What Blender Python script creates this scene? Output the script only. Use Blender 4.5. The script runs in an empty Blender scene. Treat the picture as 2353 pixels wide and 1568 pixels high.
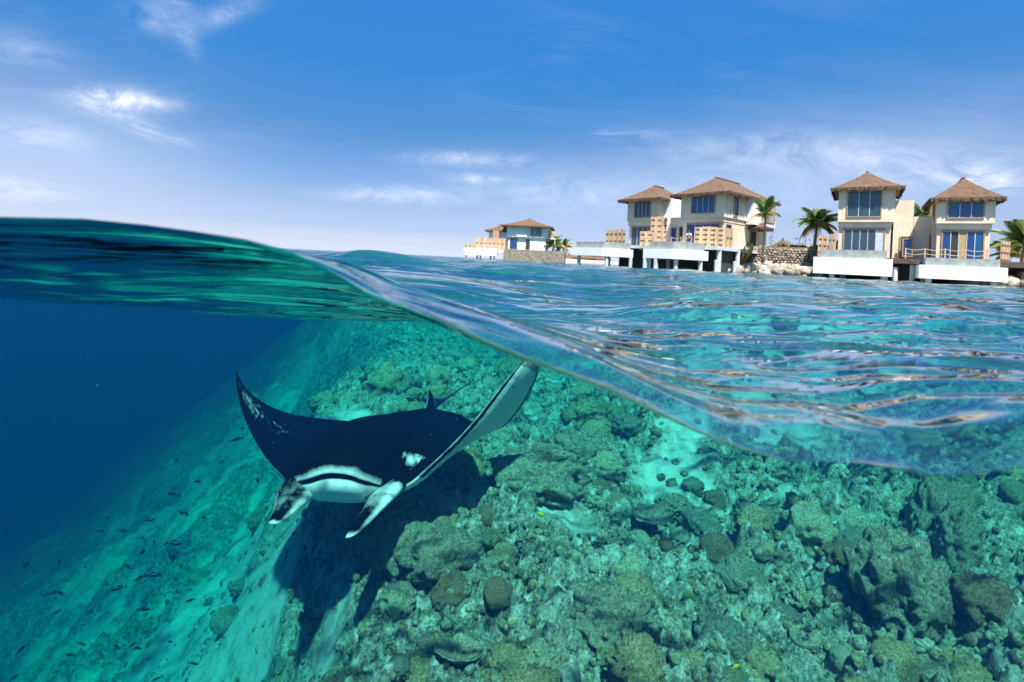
import bpy, bmesh, math, random
import numpy as np
from mathutils import Vector, Matrix, noise as mn
random.seed(7); rng = np.random.default_rng(7)
scn = bpy.context.scene
COL = scn.collection
R = math.radians

# ------------------------------------------------------------------ camera, sky, sun, exposure
EYE = 0.25                      # eye height over mean sea level (z = 0)
ROLL = 0.05
F = 1176.5                      # focal length in units of the 2353 px wide survey of the place
cd = bpy.data.cameras.new('camera'); cam = bpy.data.objects.new('camera', cd); COL.objects.link(cam)
cd.lens = 18; cd.sensor_width = 36; cd.clip_start = 0.02; cd.clip_end = 9000
cd.shift_y = -(784.0 - 597.0) / 2353.0
cam.location = (0, 0, EYE)
cam.rotation_euler = (Matrix.Rotation(R(90), 3, 'X') @ Matrix.Rotation(ROLL, 3, 'Z')).to_euler()
cd.dof.use_dof = True; cd.dof.focus_distance = 5.0; cd.dof.aperture_fstop = 4.8
scn.camera = cam

SUN_EL, SUN_AZ = R(62), R(173)
sun_dir = Vector((math.sin(SUN_AZ) * math.cos(SUN_EL), math.cos(SUN_AZ) * math.cos(SUN_EL), math.sin(SUN_EL)))
sl = bpy.data.lights.new('sun', 'SUN'); sl.energy = 5.0; sl.angle = R(1.5); sl.color = (1.0, 0.95, 0.86)
so = bpy.data.objects.new('sun', sl); COL.objects.link(so)
so.rotation_euler = sun_dir.to_track_quat('Z', 'Y').to_euler()

scn.view_settings.view_transform = 'Standard'; scn.view_settings.look = 'None'
scn.view_settings.gamma = 1; scn.view_settings.exposure = 1.0
scn.view_settings.use_curve_mapping = False

w = bpy.data.worlds.new('World'); scn.world = w; w.use_nodes = True
nt = w.node_tree; nt.nodes.clear()
def N(nt, t, **kw):
    n = nt.nodes.new(t)
    for k, v in kw.items(): setattr(n, k, v)
    return n
def L(nt, a, b): nt.links.new(a, b)
def math_n(nt, op, a, b=None, c=None, clamp=False):
    n = N(nt, 'ShaderNodeMath', operation=op, use_clamp=clamp)
    for i, v in enumerate((a, b, c)):
        if v is None: continue
        if isinstance(v, (int, float)): n.inputs[i].default_value = v
        else: L(nt, v, n.inputs[i])
    return n.outputs[0]
def vmath(nt, op, a, b=None):
    n = N(nt, 'ShaderNodeVectorMath', operation=op)
    for i, v in enumerate((a, b)):
        if v is None: continue
        if isinstance(v, (tuple, Vector)): n.inputs[i].default_value = v
        else: L(nt, v, n.inputs[i])
    return n.outputs['Value' if op in ('DOT_PRODUCT', 'LENGTH') else 'Vector']
def ramp(nt, fac, stops):
    n = N(nt, 'ShaderNodeValToRGB')
    e = n.color_ramp.elements
    while len(e) < len(stops): e.new(0.5)
    for el, (p, c) in zip(e, stops):
        el.position = p; el.color = (*c, 1) if isinstance(c, tuple) else (c, c, c, 1)
    L(nt, fac, n.inputs[0]); return n.outputs[0]
def mixc(nt, fac, a, b):
    n = N(nt, 'ShaderNodeMix', data_type='RGBA')
    for s, v in ((0, fac), (6, a), (7, b)):
        if isinstance(v, (int, float)): n.inputs[s].default_value = v
        elif isinstance(v, tuple): n.inputs[s].default_value = (*v, 1)
        else: L(nt, v, n.inputs[s])
    return n.outputs[2]
def noise(nt, vec, scale, detail=4, rough=.55, dist=0.0):
    n = N(nt, 'ShaderNodeTexNoise'); n.inputs['Scale'].default_value = scale; n.inputs['Detail'].default_value = detail
    n.inputs['Roughness'].default_value = rough; n.inputs['Distortion'].default_value = dist
    if vec is not None: L(nt, vec, n.inputs['Vector'])
    return n.outputs['Fac']

def P(px, py, Y):
    """the point at distance Y ahead seen at survey position px, py"""
    u = (px - 1176.5) / F; v = -(py - 597.0) / F
    c, s = math.cos(ROLL), math.sin(ROLL)
    return Vector(((u * c - v * s) * Y, Y, EYE + (u * s + v * c) * Y))
# sky: physical daylight with thin cirrus
SKY_STRENGTH = 0.068
def dirv(px, py):
    d = P(px, py, 1.0) - Vector((0, 0, EYE)); return d.normalized()
tc = N(nt, 'ShaderNodeTexCoord').outputs['Generated']
dirn = vmath(nt, 'NORMALIZE', tc)
sky = N(nt, 'ShaderNodeTexSky', sky_type='NISHITA', sun_disc=False)
sky.sun_elevation = SUN_EL; sky.sun_rotation = SUN_AZ; sky.air_density = 1.0; sky.dust_density = 0.7; sky.ozone_density = 2.2
s3 = N(nt, 'ShaderNodeSeparateXYZ'); L(nt, dirn, s3.inputs[0]); c3 = N(nt, 'ShaderNodeCombineXYZ')
L(nt, s3.outputs[0], c3.inputs[0]); L(nt, s3.outputs[1], c3.inputs[1]); L(nt, math_n(nt, 'MAXIMUM', s3.outputs[2], .022), c3.inputs[2]); L(nt, c3.outputs[0], sky.inputs[0])
hs = N(nt, 'ShaderNodeHueSaturation'); hs.inputs['Saturation'].default_value = 1.25; hs.inputs['Value'].default_value = 1.0
L(nt, sky.outputs[0], hs.inputs['Color'])
sep = N(nt, 'ShaderNodeSeparateXYZ'); L(nt, dirn, sep.inputs[0])
# humid tropical air: paler and cooler low down, deeper blue above
grade = ramp(nt, sep.outputs[2], [(0.0, (.50, .54, .88)), (.022, (.47, .50, .80)), (.045, (.375, .395, .61)), (.085, (.39, .37, .49)), (.21, (.28, .38, .48)), (.34, (.21, .49, .63)), (.46, (.26, .62, .77)), (1.0, (.26, .62, .77))])
gm = N(nt, 'ShaderNodeVectorMath', operation='MULTIPLY'); L(nt, hs.outputs[0], gm.inputs[0]); L(nt, vmath(nt, 'SCALE', grade), gm.inputs[1])
gm.inputs[1].links[0].from_node.inputs['Scale'].default_value = 2.0
skyc = gm.outputs[0]
zc = math_n(nt, 'ADD', math_n(nt, 'MAXIMUM', sep.outputs[2], 0.0), 0.13)
cmb = N(nt, 'ShaderNodeCombineXYZ')
L(nt, math_n(nt, 'DIVIDE', sep.outputs[0], zc), cmb.inputs[0]); L(nt, math_n(nt, 'DIVIDE', sep.outputs[1], zc), cmb.inputs[1])
mp = N(nt, 'ShaderNodeMapping'); mp.inputs['Rotation'].default_value = (0, 0, R(25)); mp.inputs['Scale'].default_value = (1.0, 2.6, 1)
L(nt, cmb.outputs[0], mp.inputs[0])
cir = noise(nt, mp.outputs[0], 1.1, 9, .62, .9)
wide = noise(nt, cmb.outputs[0], 0.42, 3, .5)
veil = math_n(nt, 'MULTIPLY', ramp(nt, cir, [(.46, 0.0), (.72, 1.0)]), ramp(nt, wide, [(.44, 0.0), (.62, 1.0)]))
fine = noise(nt, vmath(nt, 'MULTIPLY', dirn, (1, 1, 2.2)), 9, 9, .68, 1.6)
finer = ramp(nt, fine, [(.34, 0.0), (.72, 1.0)])
def blob(px, py, rx, ry, amp, tilt=0.0):
    """one wisp of cloud round a direction"""
    d = dirv(px, py); ex = Vector((d.y, -d.x, 0)).normalized(); ez = d.cross(ex) * -1
    c, s = math.cos(tilt), math.sin(tilt)
    ex, ez = ex * c + ez * s, ez * c - ex * s
    a = math_n(nt, 'DIVIDE', vmath(nt, 'DOT_PRODUCT', dirn, tuple(ex)), rx)
    b = math_n(nt, 'DIVIDE', vmath(nt, 'DOT_PRODUCT', dirn, tuple(ez)), ry)
    off = (0.0, 0.0)
    r2 = math_n(nt, 'ADD', math_n(nt, 'MULTIPLY', a, a), math_n(nt, 'MULTIPLY', b, b))
    front = math_n(nt, 'GREATER_THAN', vmath(nt, 'DOT_PRODUCT', dirn, tuple(d)), 0.0)
    g = math_n(nt, 'MULTIPLY', math_n(nt, 'POWER', 2.718, math_n(nt, 'MULTIPLY', r2, -1.0)), front)
    return math_n(nt, 'MULTIPLY', g, amp)
tot = math_n(nt, 'MULTIPLY', veil, 0.12)
for b in [(300, 228, .05, .013, 1.3, .1), (245, 245, .05, .018, .45, 0), (340, 300, .05, .010, .7, -.25), (365, 35, .04, .03, .35, .5), (520, 30, .05, .015, .35, .6), (430, 70, .015, .05, .22, .2),
          (95, 310, .05, .02, .45, 0), (900, 448, .10, .014, .8, .05), (1075, 365, .10, .013, .7, .05), (1240, 440, .16, .03, .35, 0), (1100, 412, .04, .008, .8, 0),
          (1780, 350, .20, .03, .30, -.08), (2070, 380, .14, .035, .36, -.25), (1620, 440, .22, .05, .15, 0), (2260, 410, .05, .014, 1.0, -.3),
          (1440, 310, .06, .008, .5, 0), (30, 430, .06, .02, .6, 0), (40, 110, .06, .02, .3, 0)]:
    tot = math_n(nt, 'ADD', tot, math_n(nt, 'MULTIPLY', blob(*b), finer))
# broad milky veil low on the left
for b in [(60, 350, .22, .10, .28, 0), (2050, 390, .30, .10, .22, 0), (1450, 440, .35, .07, .18, 0)]:
    tot = math_n(nt, 'ADD', tot, blob(*b))
tot = math_n(nt, 'MINIMUM', tot, 0.92)
cloudc = mixc(nt, tot, skyc, (7.4, 7.9, 9.3))
bg = N(nt, 'ShaderNodeBackground'); L(nt, cloudc, bg.inputs[0]); bg.inputs[1].default_value = SKY_STRENGTH
L(nt, bg.outputs[0], N(nt, 'ShaderNodeOutputWorld').inputs[0])

scn.cycles.use_denoising = True
scn.cycles.max_bounces = 7; scn.cycles.diffuse_bounces = 2; scn.cycles.glossy_bounces = 3
scn.cycles.transparent_max_bounces = 32; scn.cycles.volume_bounces = 1; scn.cycles.transmission_bounces = 2
scn.cycles.sample_clamp_indirect = 6; scn.cycles.caustics_reflective = False; scn.cycles.caustics_refractive = False

# ------------------------------------------------------------------ helpers
def mat(name):
    m = bpy.data.materials.new(name); m.use_nodes = True
    nt = m.node_tree; b = nt.nodes['Principled BSDF']; return m, nt, b
def coords(nt, kind='Object'): return N(nt, 'ShaderNodeTexCoord').outputs[kind]
def bump(nt, b, h, strength, dist):
    n = N(nt, 'ShaderNodeBump'); n.inputs['Strength'].default_value = strength; n.inputs['Distance'].default_value = dist
    L(nt, h, n.inputs['Height']); L(nt, n.outputs[0], b.inputs['Normal']); return n
def rough_mat(name, c1, c2, scale, rough=.85, bs=.4, bd=.02, stretch=None, rnd=0.0, detail=6):
    m, nt, b = mat(name); v = coords(nt)
    if stretch: v = vmath(nt, 'MULTIPLY', v, stretch)
    f = noise(nt, v, scale, detail, .65)
    col = mixc(nt, ramp(nt, f, [(.35, 0.0), (.65, 1.0)]), c1, c2)
    if rnd:
        hsv = N(nt, 'ShaderNodeHueSaturation'); L(nt, col, hsv.inputs['Color'])
        oi = N(nt, 'ShaderNodeObjectInfo').outputs['Random']
        L(nt, math_n(nt, 'MULTIPLY_ADD', oi, 2 * rnd, 1 - rnd), hsv.inputs['Value'])
        L(nt, math_n(nt, 'MULTIPLY_ADD', oi, .04, .48), hsv.inputs['Hue'])
        col = hsv.outputs[0]
    L(nt, col, b.inputs['Base Color']); b.inputs['Roughness'].default_value = rough
    if bs: bump(nt, b, noise(nt, v, scale * 3, 5, .7), bs, bd)
    return m

class MB:
    def __init__(s): s.v = []; s.f = []
    def add(s, vs, fs):
        o = len(s.v); s.v += [tuple(p) for p in vs]; s.f += [tuple(i + o for i in f) for f in fs]
    def box(s, a, b):
        x0, y0, z0 = a; x1, y1, z1 = b
        s.add([(x0,y0,z0),(x1,y0,z0),(x1,y1,z0),(x0,y1,z0),(x0,y0,z1),(x1,y0,z1),(x1,y1,z1),(x0,y1,z1)],
              [(0,3,2,1),(4,5,6,7),(0,1,5,4),(1,2,6,5),(2,3,7,6),(3,0,4,7)])
    def prism(s, pts, z0, z1):
        n = len(pts)
        s.add([(x, y, z0) for x, y in pts] + [(x, y, z1) for x, y in pts],
              [tuple(range(n))[::-1], tuple(range(n, 2 * n))] + [(i, (i + 1) % n, n + (i + 1) % n, n + i) for i in range(n)])
    def tube(s, pts, radii, n=8, flat=None, cap=True):
        """swept section through pts; flat = list of (wide, thin, side vector) for flattened sections"""
        pts = [Vector(p) for p in pts]; rings = []
        for i, p in enumerate(pts):
            t = (pts[min(i + 1, len(pts) - 1)] - pts[max(i - 1, 0)]).normalized()
            if flat: side = flat[i][2]
            else: side = Vector((0, 0, 1)) if abs(t.z) < .9 else Vector((1, 0, 0))
            a = (side - t * side.dot(t)).normalized(); b = t.cross(a)
            ra, rb = (flat[i][0], flat[i][1]) if flat else (radii[i], radii[i])
            rings.append([p + a * ra * math.cos(2 * math.pi * k / n) + b * rb * math.sin(2 * math.pi * k / n) for k in range(n)])
        vs = [q for r in rings for q in r]; fs = []
        for i in range(len(pts) - 1):
            for k in range(n):
                fs.append((i * n + k, i * n + (k + 1) % n, (i + 1) * n + (k + 1) % n, (i + 1) * n + k))
        if cap: fs += [tuple(range(n))[::-1], tuple(range((len(pts) - 1) * n, len(pts) * n))]
        s.add(vs, fs)
    def mesh(s, name, m, smooth=False):
        me = bpy.data.meshes.new(name); me.from_pydata(s.v, [], s.f); me.materials.append(m)
        if smooth: me.polygons.foreach_set('use_smooth', [True] * len(me.polygons))
        me.update(); return me
    def build(s, name, m, parent=None, smooth=False):
        return link(name, s.mesh(name, m, smooth), parent)
def link(name, me, parent=None):
    o = bpy.data.objects.new(name, me); COL.objects.link(o)
    if parent: o.parent = parent
    return o
def tag(o, label=None, cat=None, group=None, kind=None):
    for k, v in (('label', label), ('category', cat), ('group', group), ('kind', kind)):
        if v: o[k] = v
    return o
def empty(name, loc, rz=0.0):
    o = bpy.data.objects.new(name, None); o.location = loc; o.rotation_euler = (0, 0, rz); COL.objects.link(o); return o
def grid_mesh(name, X, Y, Z, m, smooth=True, attrs=None):
    r, c = X.shape
    co = np.stack([X, Y, Z], -1).reshape(-1, 3).astype(np.float32)
    i = np.arange(r - 1)[:, None] * c + np.arange(c - 1)[None, :]
    q = np.stack([i, i + 1, i + c + 1, i + c], -1).reshape(-1, 4).astype(np.int32)
    return raw_mesh(name, co, q, m, smooth, attrs)
def raw_mesh(name, co, q, m, smooth=True, attrs=None):
    k = q.shape[1]
    me = bpy.data.meshes.new(name); me.vertices.add(len(co)); me.vertices.foreach_set('co', co.ravel())
    me.loops.add(q.size); me.loops.foreach_set('vertex_index', q.ravel())
    me.polygons.add(len(q)); me.polygons.foreach_set('loop_start', np.arange(0, q.size, k, dtype=np.int32))
    me.polygons.foreach_set('loop_total', np.full(len(q), k, dtype=np.int32))
    me.update(calc_edges=True); me.polygons.foreach_set('use_smooth', np.full(len(q), smooth))
    me.materials.append(m)
    for nme, arr in (attrs or {}).items():
        a = me.attributes.new(nme, 'FLOAT', 'POINT'); a.data.foreach_set('value', arr.ravel().astype(np.float32))
    me.validate(); return me

# numpy lattice noises
_perm = rng.integers(0, 2**31, 4096)
def _h(ix, iy, k=0):
    return (_perm[(ix * 73856093 ^ iy * 19349663 ^ (k * 83492791)) & 4095] & 0xFFFF) / 65535.0
def vnoise(x, y, k=0):
    ix = np.floor(x).astype(np.int64); iy = np.floor(y).astype(np.int64); fx = x - ix; fy = y - iy
    sx = fx * fx * fx * (fx * (fx * 6 - 15) + 10); sy = fy * fy * fy * (fy * (fy * 6 - 15) + 10)
    a = _h(ix, iy, k); b = _h(ix + 1, iy, k); c = _h(ix, iy + 1, k); d = _h(ix + 1, iy + 1, k)
    return (a + (b - a) * sx) * (1 - sy) + (c + (d - c) * sx) * sy - .5
def fbm(x, y, oct=5, k=0, gain=.5):
    s = 0; a = 1.0
    for i in range(oct):
        s = s + a * vnoise(x * 2**i + 17.3 * i, y * 2**i - 9.1 * i, k + i); a *= gain
    return s
def worley(x, y, k=0):
    """distance to the nearest cell point and a random number of that cell"""
    ix = np.floor(x).astype(np.int64); iy = np.floor(y).astype(np.int64)
    d = np.full(x.shape, 9.0); r = np.zeros(x.shape)
    for dx in (-1, 0, 1):
        for dy in (-1, 0, 1):
            jx = ix + dx; jy = iy + dy
            e = np.hypot(jx + _h(jx, jy, k + 1) - x, jy + _h(jx, jy, k + 2) - y)
            m = e < d; d = np.where(m, e, d); r = np.where(m, _h(jx, jy, k + 3), r)
    return d, r

# ------------------------------------------------------------------ the sea surface
_wl = [(515, -900), (513, -300), (515, 0), (519, 190), (533, 330), (546, 430), (566, 560), (592, 660), (615, 712), (640, 762), (684, 835),
       (716, 920), (752, 1010), (790, 1100), (832, 1200), (868, 1300), (908, 1400), (955, 1500), (1003, 1600), (1050, 1720),
       (1074, 1810), (1077, 1880), (1080, 1980), (1094, 2060), (1110, 2150), (1104, 2250), (1090, 2353), (1075, 2600), (1060, 3200)]
WALL = 0.5
_wp = [P(px, py, WALL) for py, px in _wl]
_wx = np.array([-3.0] + [p.x for p in _wp] + [3.5]); _wz = np.array([0.05] + [p.z for p in _wp] + [0.02])
_or = np.argsort(_wx); _wx = _wx[_or]; _wz = _wz[_or]
_lam = np.concatenate([np.geomspace(0.16, 1.0, 16), np.geomspace(1.1, 9.0, 26)])
_ang = R(-70) + rng.normal(0, R(38), len(_lam)); _ph = rng.uniform(0, 6.28, len(_lam))
_amp = 0.0105 * _lam**0.82 * np.where(_lam > 4, .7, 1)
def ocean(x, y, fine=True):
    dist = np.maximum(np.abs(y), 0.5)
    z = np.zeros(np.broadcast(x, y).shape)
    wx = x + .25 * vnoise(x * .5, y * .5, 61); wy = y + .25 * vnoise(x * .5, y * .5, 62)
    for l, a, p, m in zip(_lam, _ang, _ph, _amp):
        k = 6.2832 / l
        fade = np.clip((l / (0.03 * dist + .02) - 1.2) / 2.0, 0, 1)
        if l < 1.0: fade = fade * np.clip(.35 + 1.6 * vnoise(x * .6, y * .6, 40), 0.08, 1)
        ph = k * (math.cos(a) * wx + math.sin(a) * wy) + p
        s = np.sin(ph); z += m * fade * (np.exp(0.75 * (s - 1)) * 1.9 - 1.0)
    far = np.clip((dist - 120) / 400, 0, 1)
    return z * (1 - far) + .0
def surf(x, y):
    """height of the sea surface: the lapping wave by the lens, then open lagoon"""
    yy = np.abs(y - WALL)
    h0 = np.interp(x / (1 + .55 * yy), _wx, _wz)
    wn = np.exp(-(yy / 1.25)**2)
    wn_o = np.exp(-(yy / 1.6)**2)
    z = wn * h0 + (1 - wn) * -0.015 + (1 - wn_o) * ocean(x, y)
    # long streaky ripples drawn out along the face of the near wave
    g = np.clip(yy / .08, 0, 1) * np.exp(-(yy / 2.2)**2) * np.clip((x / (y + .3) + .35) * 3, .15, 1)
    q = y + .42 * x
    z = z + g * 1.5 * (.017 * vnoise(x * 1.3 + 3, q * 9, 71) + .006 * vnoise(x * 2.0, q * 20, 72) + .036 * vnoise(x * 1.2, q * 4.0, 73))
    z = z + .007 * np.exp(-yy / .007)
    return z

def water_mat():
    m = bpy.data.materials.new('sea_surface'); m.use_nodes = True; nt = m.node_tree; nt.nodes.clear()
    v = N(nt, 'ShaderNodeNewGeometry').outputs['Position']
    fr = N(nt, 'ShaderNodeFresnel'); fr.inputs['IOR'].default_value = 1.333
    v1 = vmath(nt, 'MULTIPLY', v, (.8, 2.0, 1.0))
    h = math_n(nt, 'MULTIPLY_ADD', noise(nt, v1, 1.7, 2, .45, .8), 1.0, math_n(nt, 'MULTIPLY', noise(nt, v1, 8, 1, .5, .3), .03))
    b = N(nt, 'ShaderNodeBump'); b.inputs['Strength'].default_value = .9; b.inputs['Distance'].default_value = .14
    L(nt, h, b.inputs['Height'])
    L(nt, b.outputs[0], fr.inputs['Normal'])
    tr = N(nt, 'ShaderNodeBsdfTransparent'); gl = N(nt, 'ShaderNodeBsdfGlossy'); gl.inputs['Roughness'].default_value = .03
    L(nt, b.outputs[0], gl.inputs['Normal'])
    frb = math_n(nt, 'SUBTRACT', 1.0, math_n(nt, 'POWER', math_n(nt, 'SUBTRACT', 1.0, fr.outputs[0]), 3.2))
    rf = N(nt, 'ShaderNodeBsdfRefraction'); rf.inputs['IOR'].default_value = 1.333; rf.inputs['Roughness'].default_value = .08; L(nt, b.outputs[0], rf.inputs['Normal'])
    m0 = N(nt, 'ShaderNodeMixShader'); m0.inputs[0].default_value = .25; L(nt, tr.outputs[0], m0.inputs[1]); L(nt, rf.outputs[0], m0.inputs[2])
    mx = N(nt, 'ShaderNodeMixShader'); L(nt, frb, mx.inputs[0]); L(nt, m0.outputs[0], mx.inputs[1]); L(nt, gl.outputs[0], mx.inputs[2])
    L(nt, mx.outputs[0], N(nt, 'ShaderNodeOutputMaterial').inputs['Surface']); return m
WATER = water_mat()
ys = [WALL, WALL + .0012, WALL + .003, WALL + .006, WALL + .010]
y = WALL + .015
while y < 6000: ys.append(y); y *= 1.0125 if y < 4 else 1.017
ys = np.array(ys)
tt = np.linspace(-1.2, 1.2, 580); st = 1.2 * np.geomspace(1.01, 24, 26)
tt = np.concatenate([-st[::-1], tt, st])
Yg = np.repeat(ys[:, None], len(tt), 1); Xg = tt[None, :] * (Yg + .3)
sea = link('sea_water', grid_mesh('sea_water', Xg, Yg, surf(Xg, Yg), WATER))
tag(sea, 'rippled turquoise sea surface between the lens and the villas', kind='structure')
NX, NY0 = 2.5, -1.5            # the air pocket in front of the submerged lens
xb = np.concatenate([-np.geomspace(3000, NX + .1, 60), np.linspace(-NX, NX, 40), np.geomspace(NX + .1, 3000, 60)])
yb = np.concatenate([-np.geomspace(800, 1.6, 50), np.linspace(NY0, WALL, 16)])
Xb, Yb = np.meshgrid(xb, yb)
Zb = surf(Xb, Yb)
idx = np.arange(Xb.size).reshape(Xb.shape)
q = np.stack([idx[:-1, :-1], idx[:-1, 1:], idx[1:, 1:], idx[1:, :-1]], -1)
cx = (Xb[:-1, :-1] + Xb[1:, 1:]) / 2; cy = (Yb[:-1, :-1] + Yb[1:, 1:]) / 2
keep = ~((np.abs(cx) < NX) & (cy > NY0))
back = link('sea_water', raw_mesh('sea_water', np.stack([Xb, Yb, Zb], -1).reshape(-1, 3).astype(np.float32), q[keep].reshape(-1, 4).astype(np.int32), WATER))
tag(back, 'rippled sea surface behind and beside the lens', kind='structure')

# the body of the sea: a closed volume under the surface that scatters and absorbs light as clear tropical water does
def volume_mat():
    m = bpy.data.materials.new('sea_body'); m.use_nodes = True; nt = m.node_tree; nt.nodes.clear()
    ab = N(nt, 'ShaderNodeVolumeAbsorption'); sc = N(nt, 'ShaderNodeVolumeScatter')
    # per metre: absorbs red .35, green .055, blue .058; scatters .001, .008, .030
    ab.inputs['Color'].default_value = (0.0, 1 - .055 / .35, 1 - .058 / .35, 1); ab.inputs['Density'].default_value = 0.35
    sc.inputs['Color'].default_value = (.04, .25, .98, 1); sc.inputs['Density'].default_value = 0.031; sc.inputs['Anisotropy'].default_value = 0.2
    a = N(nt, 'ShaderNodeAddShader'); L(nt, ab.outputs[0], a.inputs[0]); L(nt, sc.outputs[0], a.inputs[1])
    L(nt, a.outputs[0], N(nt, 'ShaderNodeOutputMaterial').inputs['Volume']); return m
xs = np.concatenate([-np.geomspace(3500, 3, 60), [-NX - .002], np.linspace(-NX, NX, 110), [NX + .002], np.geomspace(3, 3500, 60)])
yv = np.concatenate([-np.geomspace(900, 1.6, 40), [NY0 - .002], [NY0], np.linspace(NY0 + .3, WALL, 8), [WALL + .002], np.linspace(WALL + .02, 4, 90), np.geomspace(4.05, 6200, 120)])
Xv, Yv = np.meshgrid(xs, yv); Zt = surf(Xv, Yv) - .006
inn = (np.abs(Xv) <= NX + 1e-6) & (Yv >= NY0 - 1e-6) & (Yv <= WALL + 1e-6)
Zt[inn] = -0.9
r, c = Xv.shape
top = np.stack([Xv, Yv, Zt], -1).reshape(-1, 3); bot = np.stack([Xv, Yv, np.full_like(Zt, -60.0)], -1).reshape(-1, 3)
i = np.arange(r - 1)[:, None] * c + np.arange(c - 1)[None, :]
qt = np.stack([i, i + 1, i + c + 1, i + c], -1).reshape(-1, 4)
ring = np.concatenate([np.arange(c), np.arange(1, r) * c + c - 1, (r - 1) * c + np.arange(c - 2, -1, -1), np.arange(r - 2, 0, -1) * c])
# the bottom: one outer polygon fan of quads along the rim only would leave a hole, so reuse the grid
qb = qt[:, ::-1] + r * c
nx = np.roll(ring, -1)
qs = np.stack([ring + r * c, nx + r * c, nx, ring], -1)
body = link('underwater_haze', raw_mesh('underwater_haze', np.concatenate([top, bot]).astype(np.float32), np.concatenate([qt, qb, qs]).astype(np.int32), volume_mat(), smooth=False))
tag(body, 'blue body of clear sea water', kind='stuff')

# ------------------------------------------------------------------ the seabed
def drop(x, y):
    """how far past the reef's edge, towards the deep"""
    return np.maximum(-(x + .05 + .15 * np.sin(y * .35) + 1.1 * vnoise(x * .35, y * .35, 5) + .33 * np.clip(y - 3, 0, 40)), 0)
def bed_base(x, y):
    """the reef shelf under the villas falling away to deep water on the left"""
    d = drop(x, y); q = np.clip(d / 2.5, 0, 1); q = q * q * (3 - 2 * q)
    z = -1.95 - 3.0 * q - .80 * np.clip(d - 2.0, 0, 60) + 1.1 * np.clip(d - .8, 0, 2.5) / 2.5 * fbm(x * .55 + 9, y * .4, 3, 91)
    z = z + .16 * np.clip(x - 1.2, 0, 3) - .25 * np.exp(-((x - .2)**2 + (y - 3.5)**2) / 6)
    z = z + .95 * np.clip((y - 5.5) * .4, 0, 1) * np.clip((x - .25 * y) * .8, 0, 1)  # shallow lagoon floor on the right, added to brighten the sea surface above
    return np.maximum(z, -30)
def sand_mask(x, y):
    n = fbm(x * .55 + 4, y * .38, 4, 21) + .45 * fbm(x * 2.6, y * 1.9, 4, 25)
    bias = np.clip((drop(x, y) - .6) * .6, 0, .55) - np.clip((drop(x, y) - 4.5) * .10, 0, .3) + np.clip((y - 5.4) * .3, 0, .7) * np.clip((x - .27 * y - .2) * 1.2, 0, 1) - np.clip((x + .3) * .14, 0, .20) * np.clip((7 - y) / 2, 0, 1) - .02 - .16 * np.exp(-((x - 1.6)**2 + (y - 4.8)**2) / 1.4)  # includes pale lagoon sand on the right, added to brighten the water above
    bias = bias - np.clip((y - 9) * .05, 0, .22) * np.clip(1 - (x - .1 * y), 0, 1)
    return np.clip((n + bias - .16) * 5, 0, 1)
def bed(x, y, fine=True):
    z = bed_base(x, y); s = sand_mask(x, y); rk = 1 - s
    z = z + .45 * fbm(x * .45, y * .45, 3, 31) + .10 * fbm(x * 1.6, y * 1.6, 3, 33)
    wx = x + .10 * vnoise(x * 3, y * 3, 51); wy = y + .10 * vnoise(x * 3, y * 3, 52)
    for k, (sc, a) in enumerate(((2.0, .12), (4.2, .15), (8.0, .11), (15, .07))):
        if k == 3 and not fine: break
        d, r = worley(wx * sc + 7 * k, wy * sc - 3 * k, 100 + 10 * k)
        lump = np.clip(1 - (d / .62)**2, 0, 1)**.6
        z = z + a * rk * lump * (.15 + .95 * r)
    z = z - .06 * rk
    if fine: z = z + rk * (.05 * np.abs(fbm(x * 9, y * 9, 4, 35)) + .02 * fbm(x * 26, y * 26, 3, 37)) + s * (.02 * vnoise(x * 9, y * 4, 39) + .03 * np.abs(fbm(x * 5, y * 5, 4, 44)))
    return z
def bed_at(x, y): return float(bed(np.array([[x]]), np.array([[y]]), False)[0, 0])
def hit(px, py):
    """where the line of sight through px, py meets the seabed"""
    prev = .8
    for Y in np.geomspace(.8, 60, 400):
        p = P(px, py, Y)
        if p.z < bed_at(p.x, p.y): return P(px, py, (prev + Y) / 2)
        prev = Y
    return P(px, py, 40)

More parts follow.
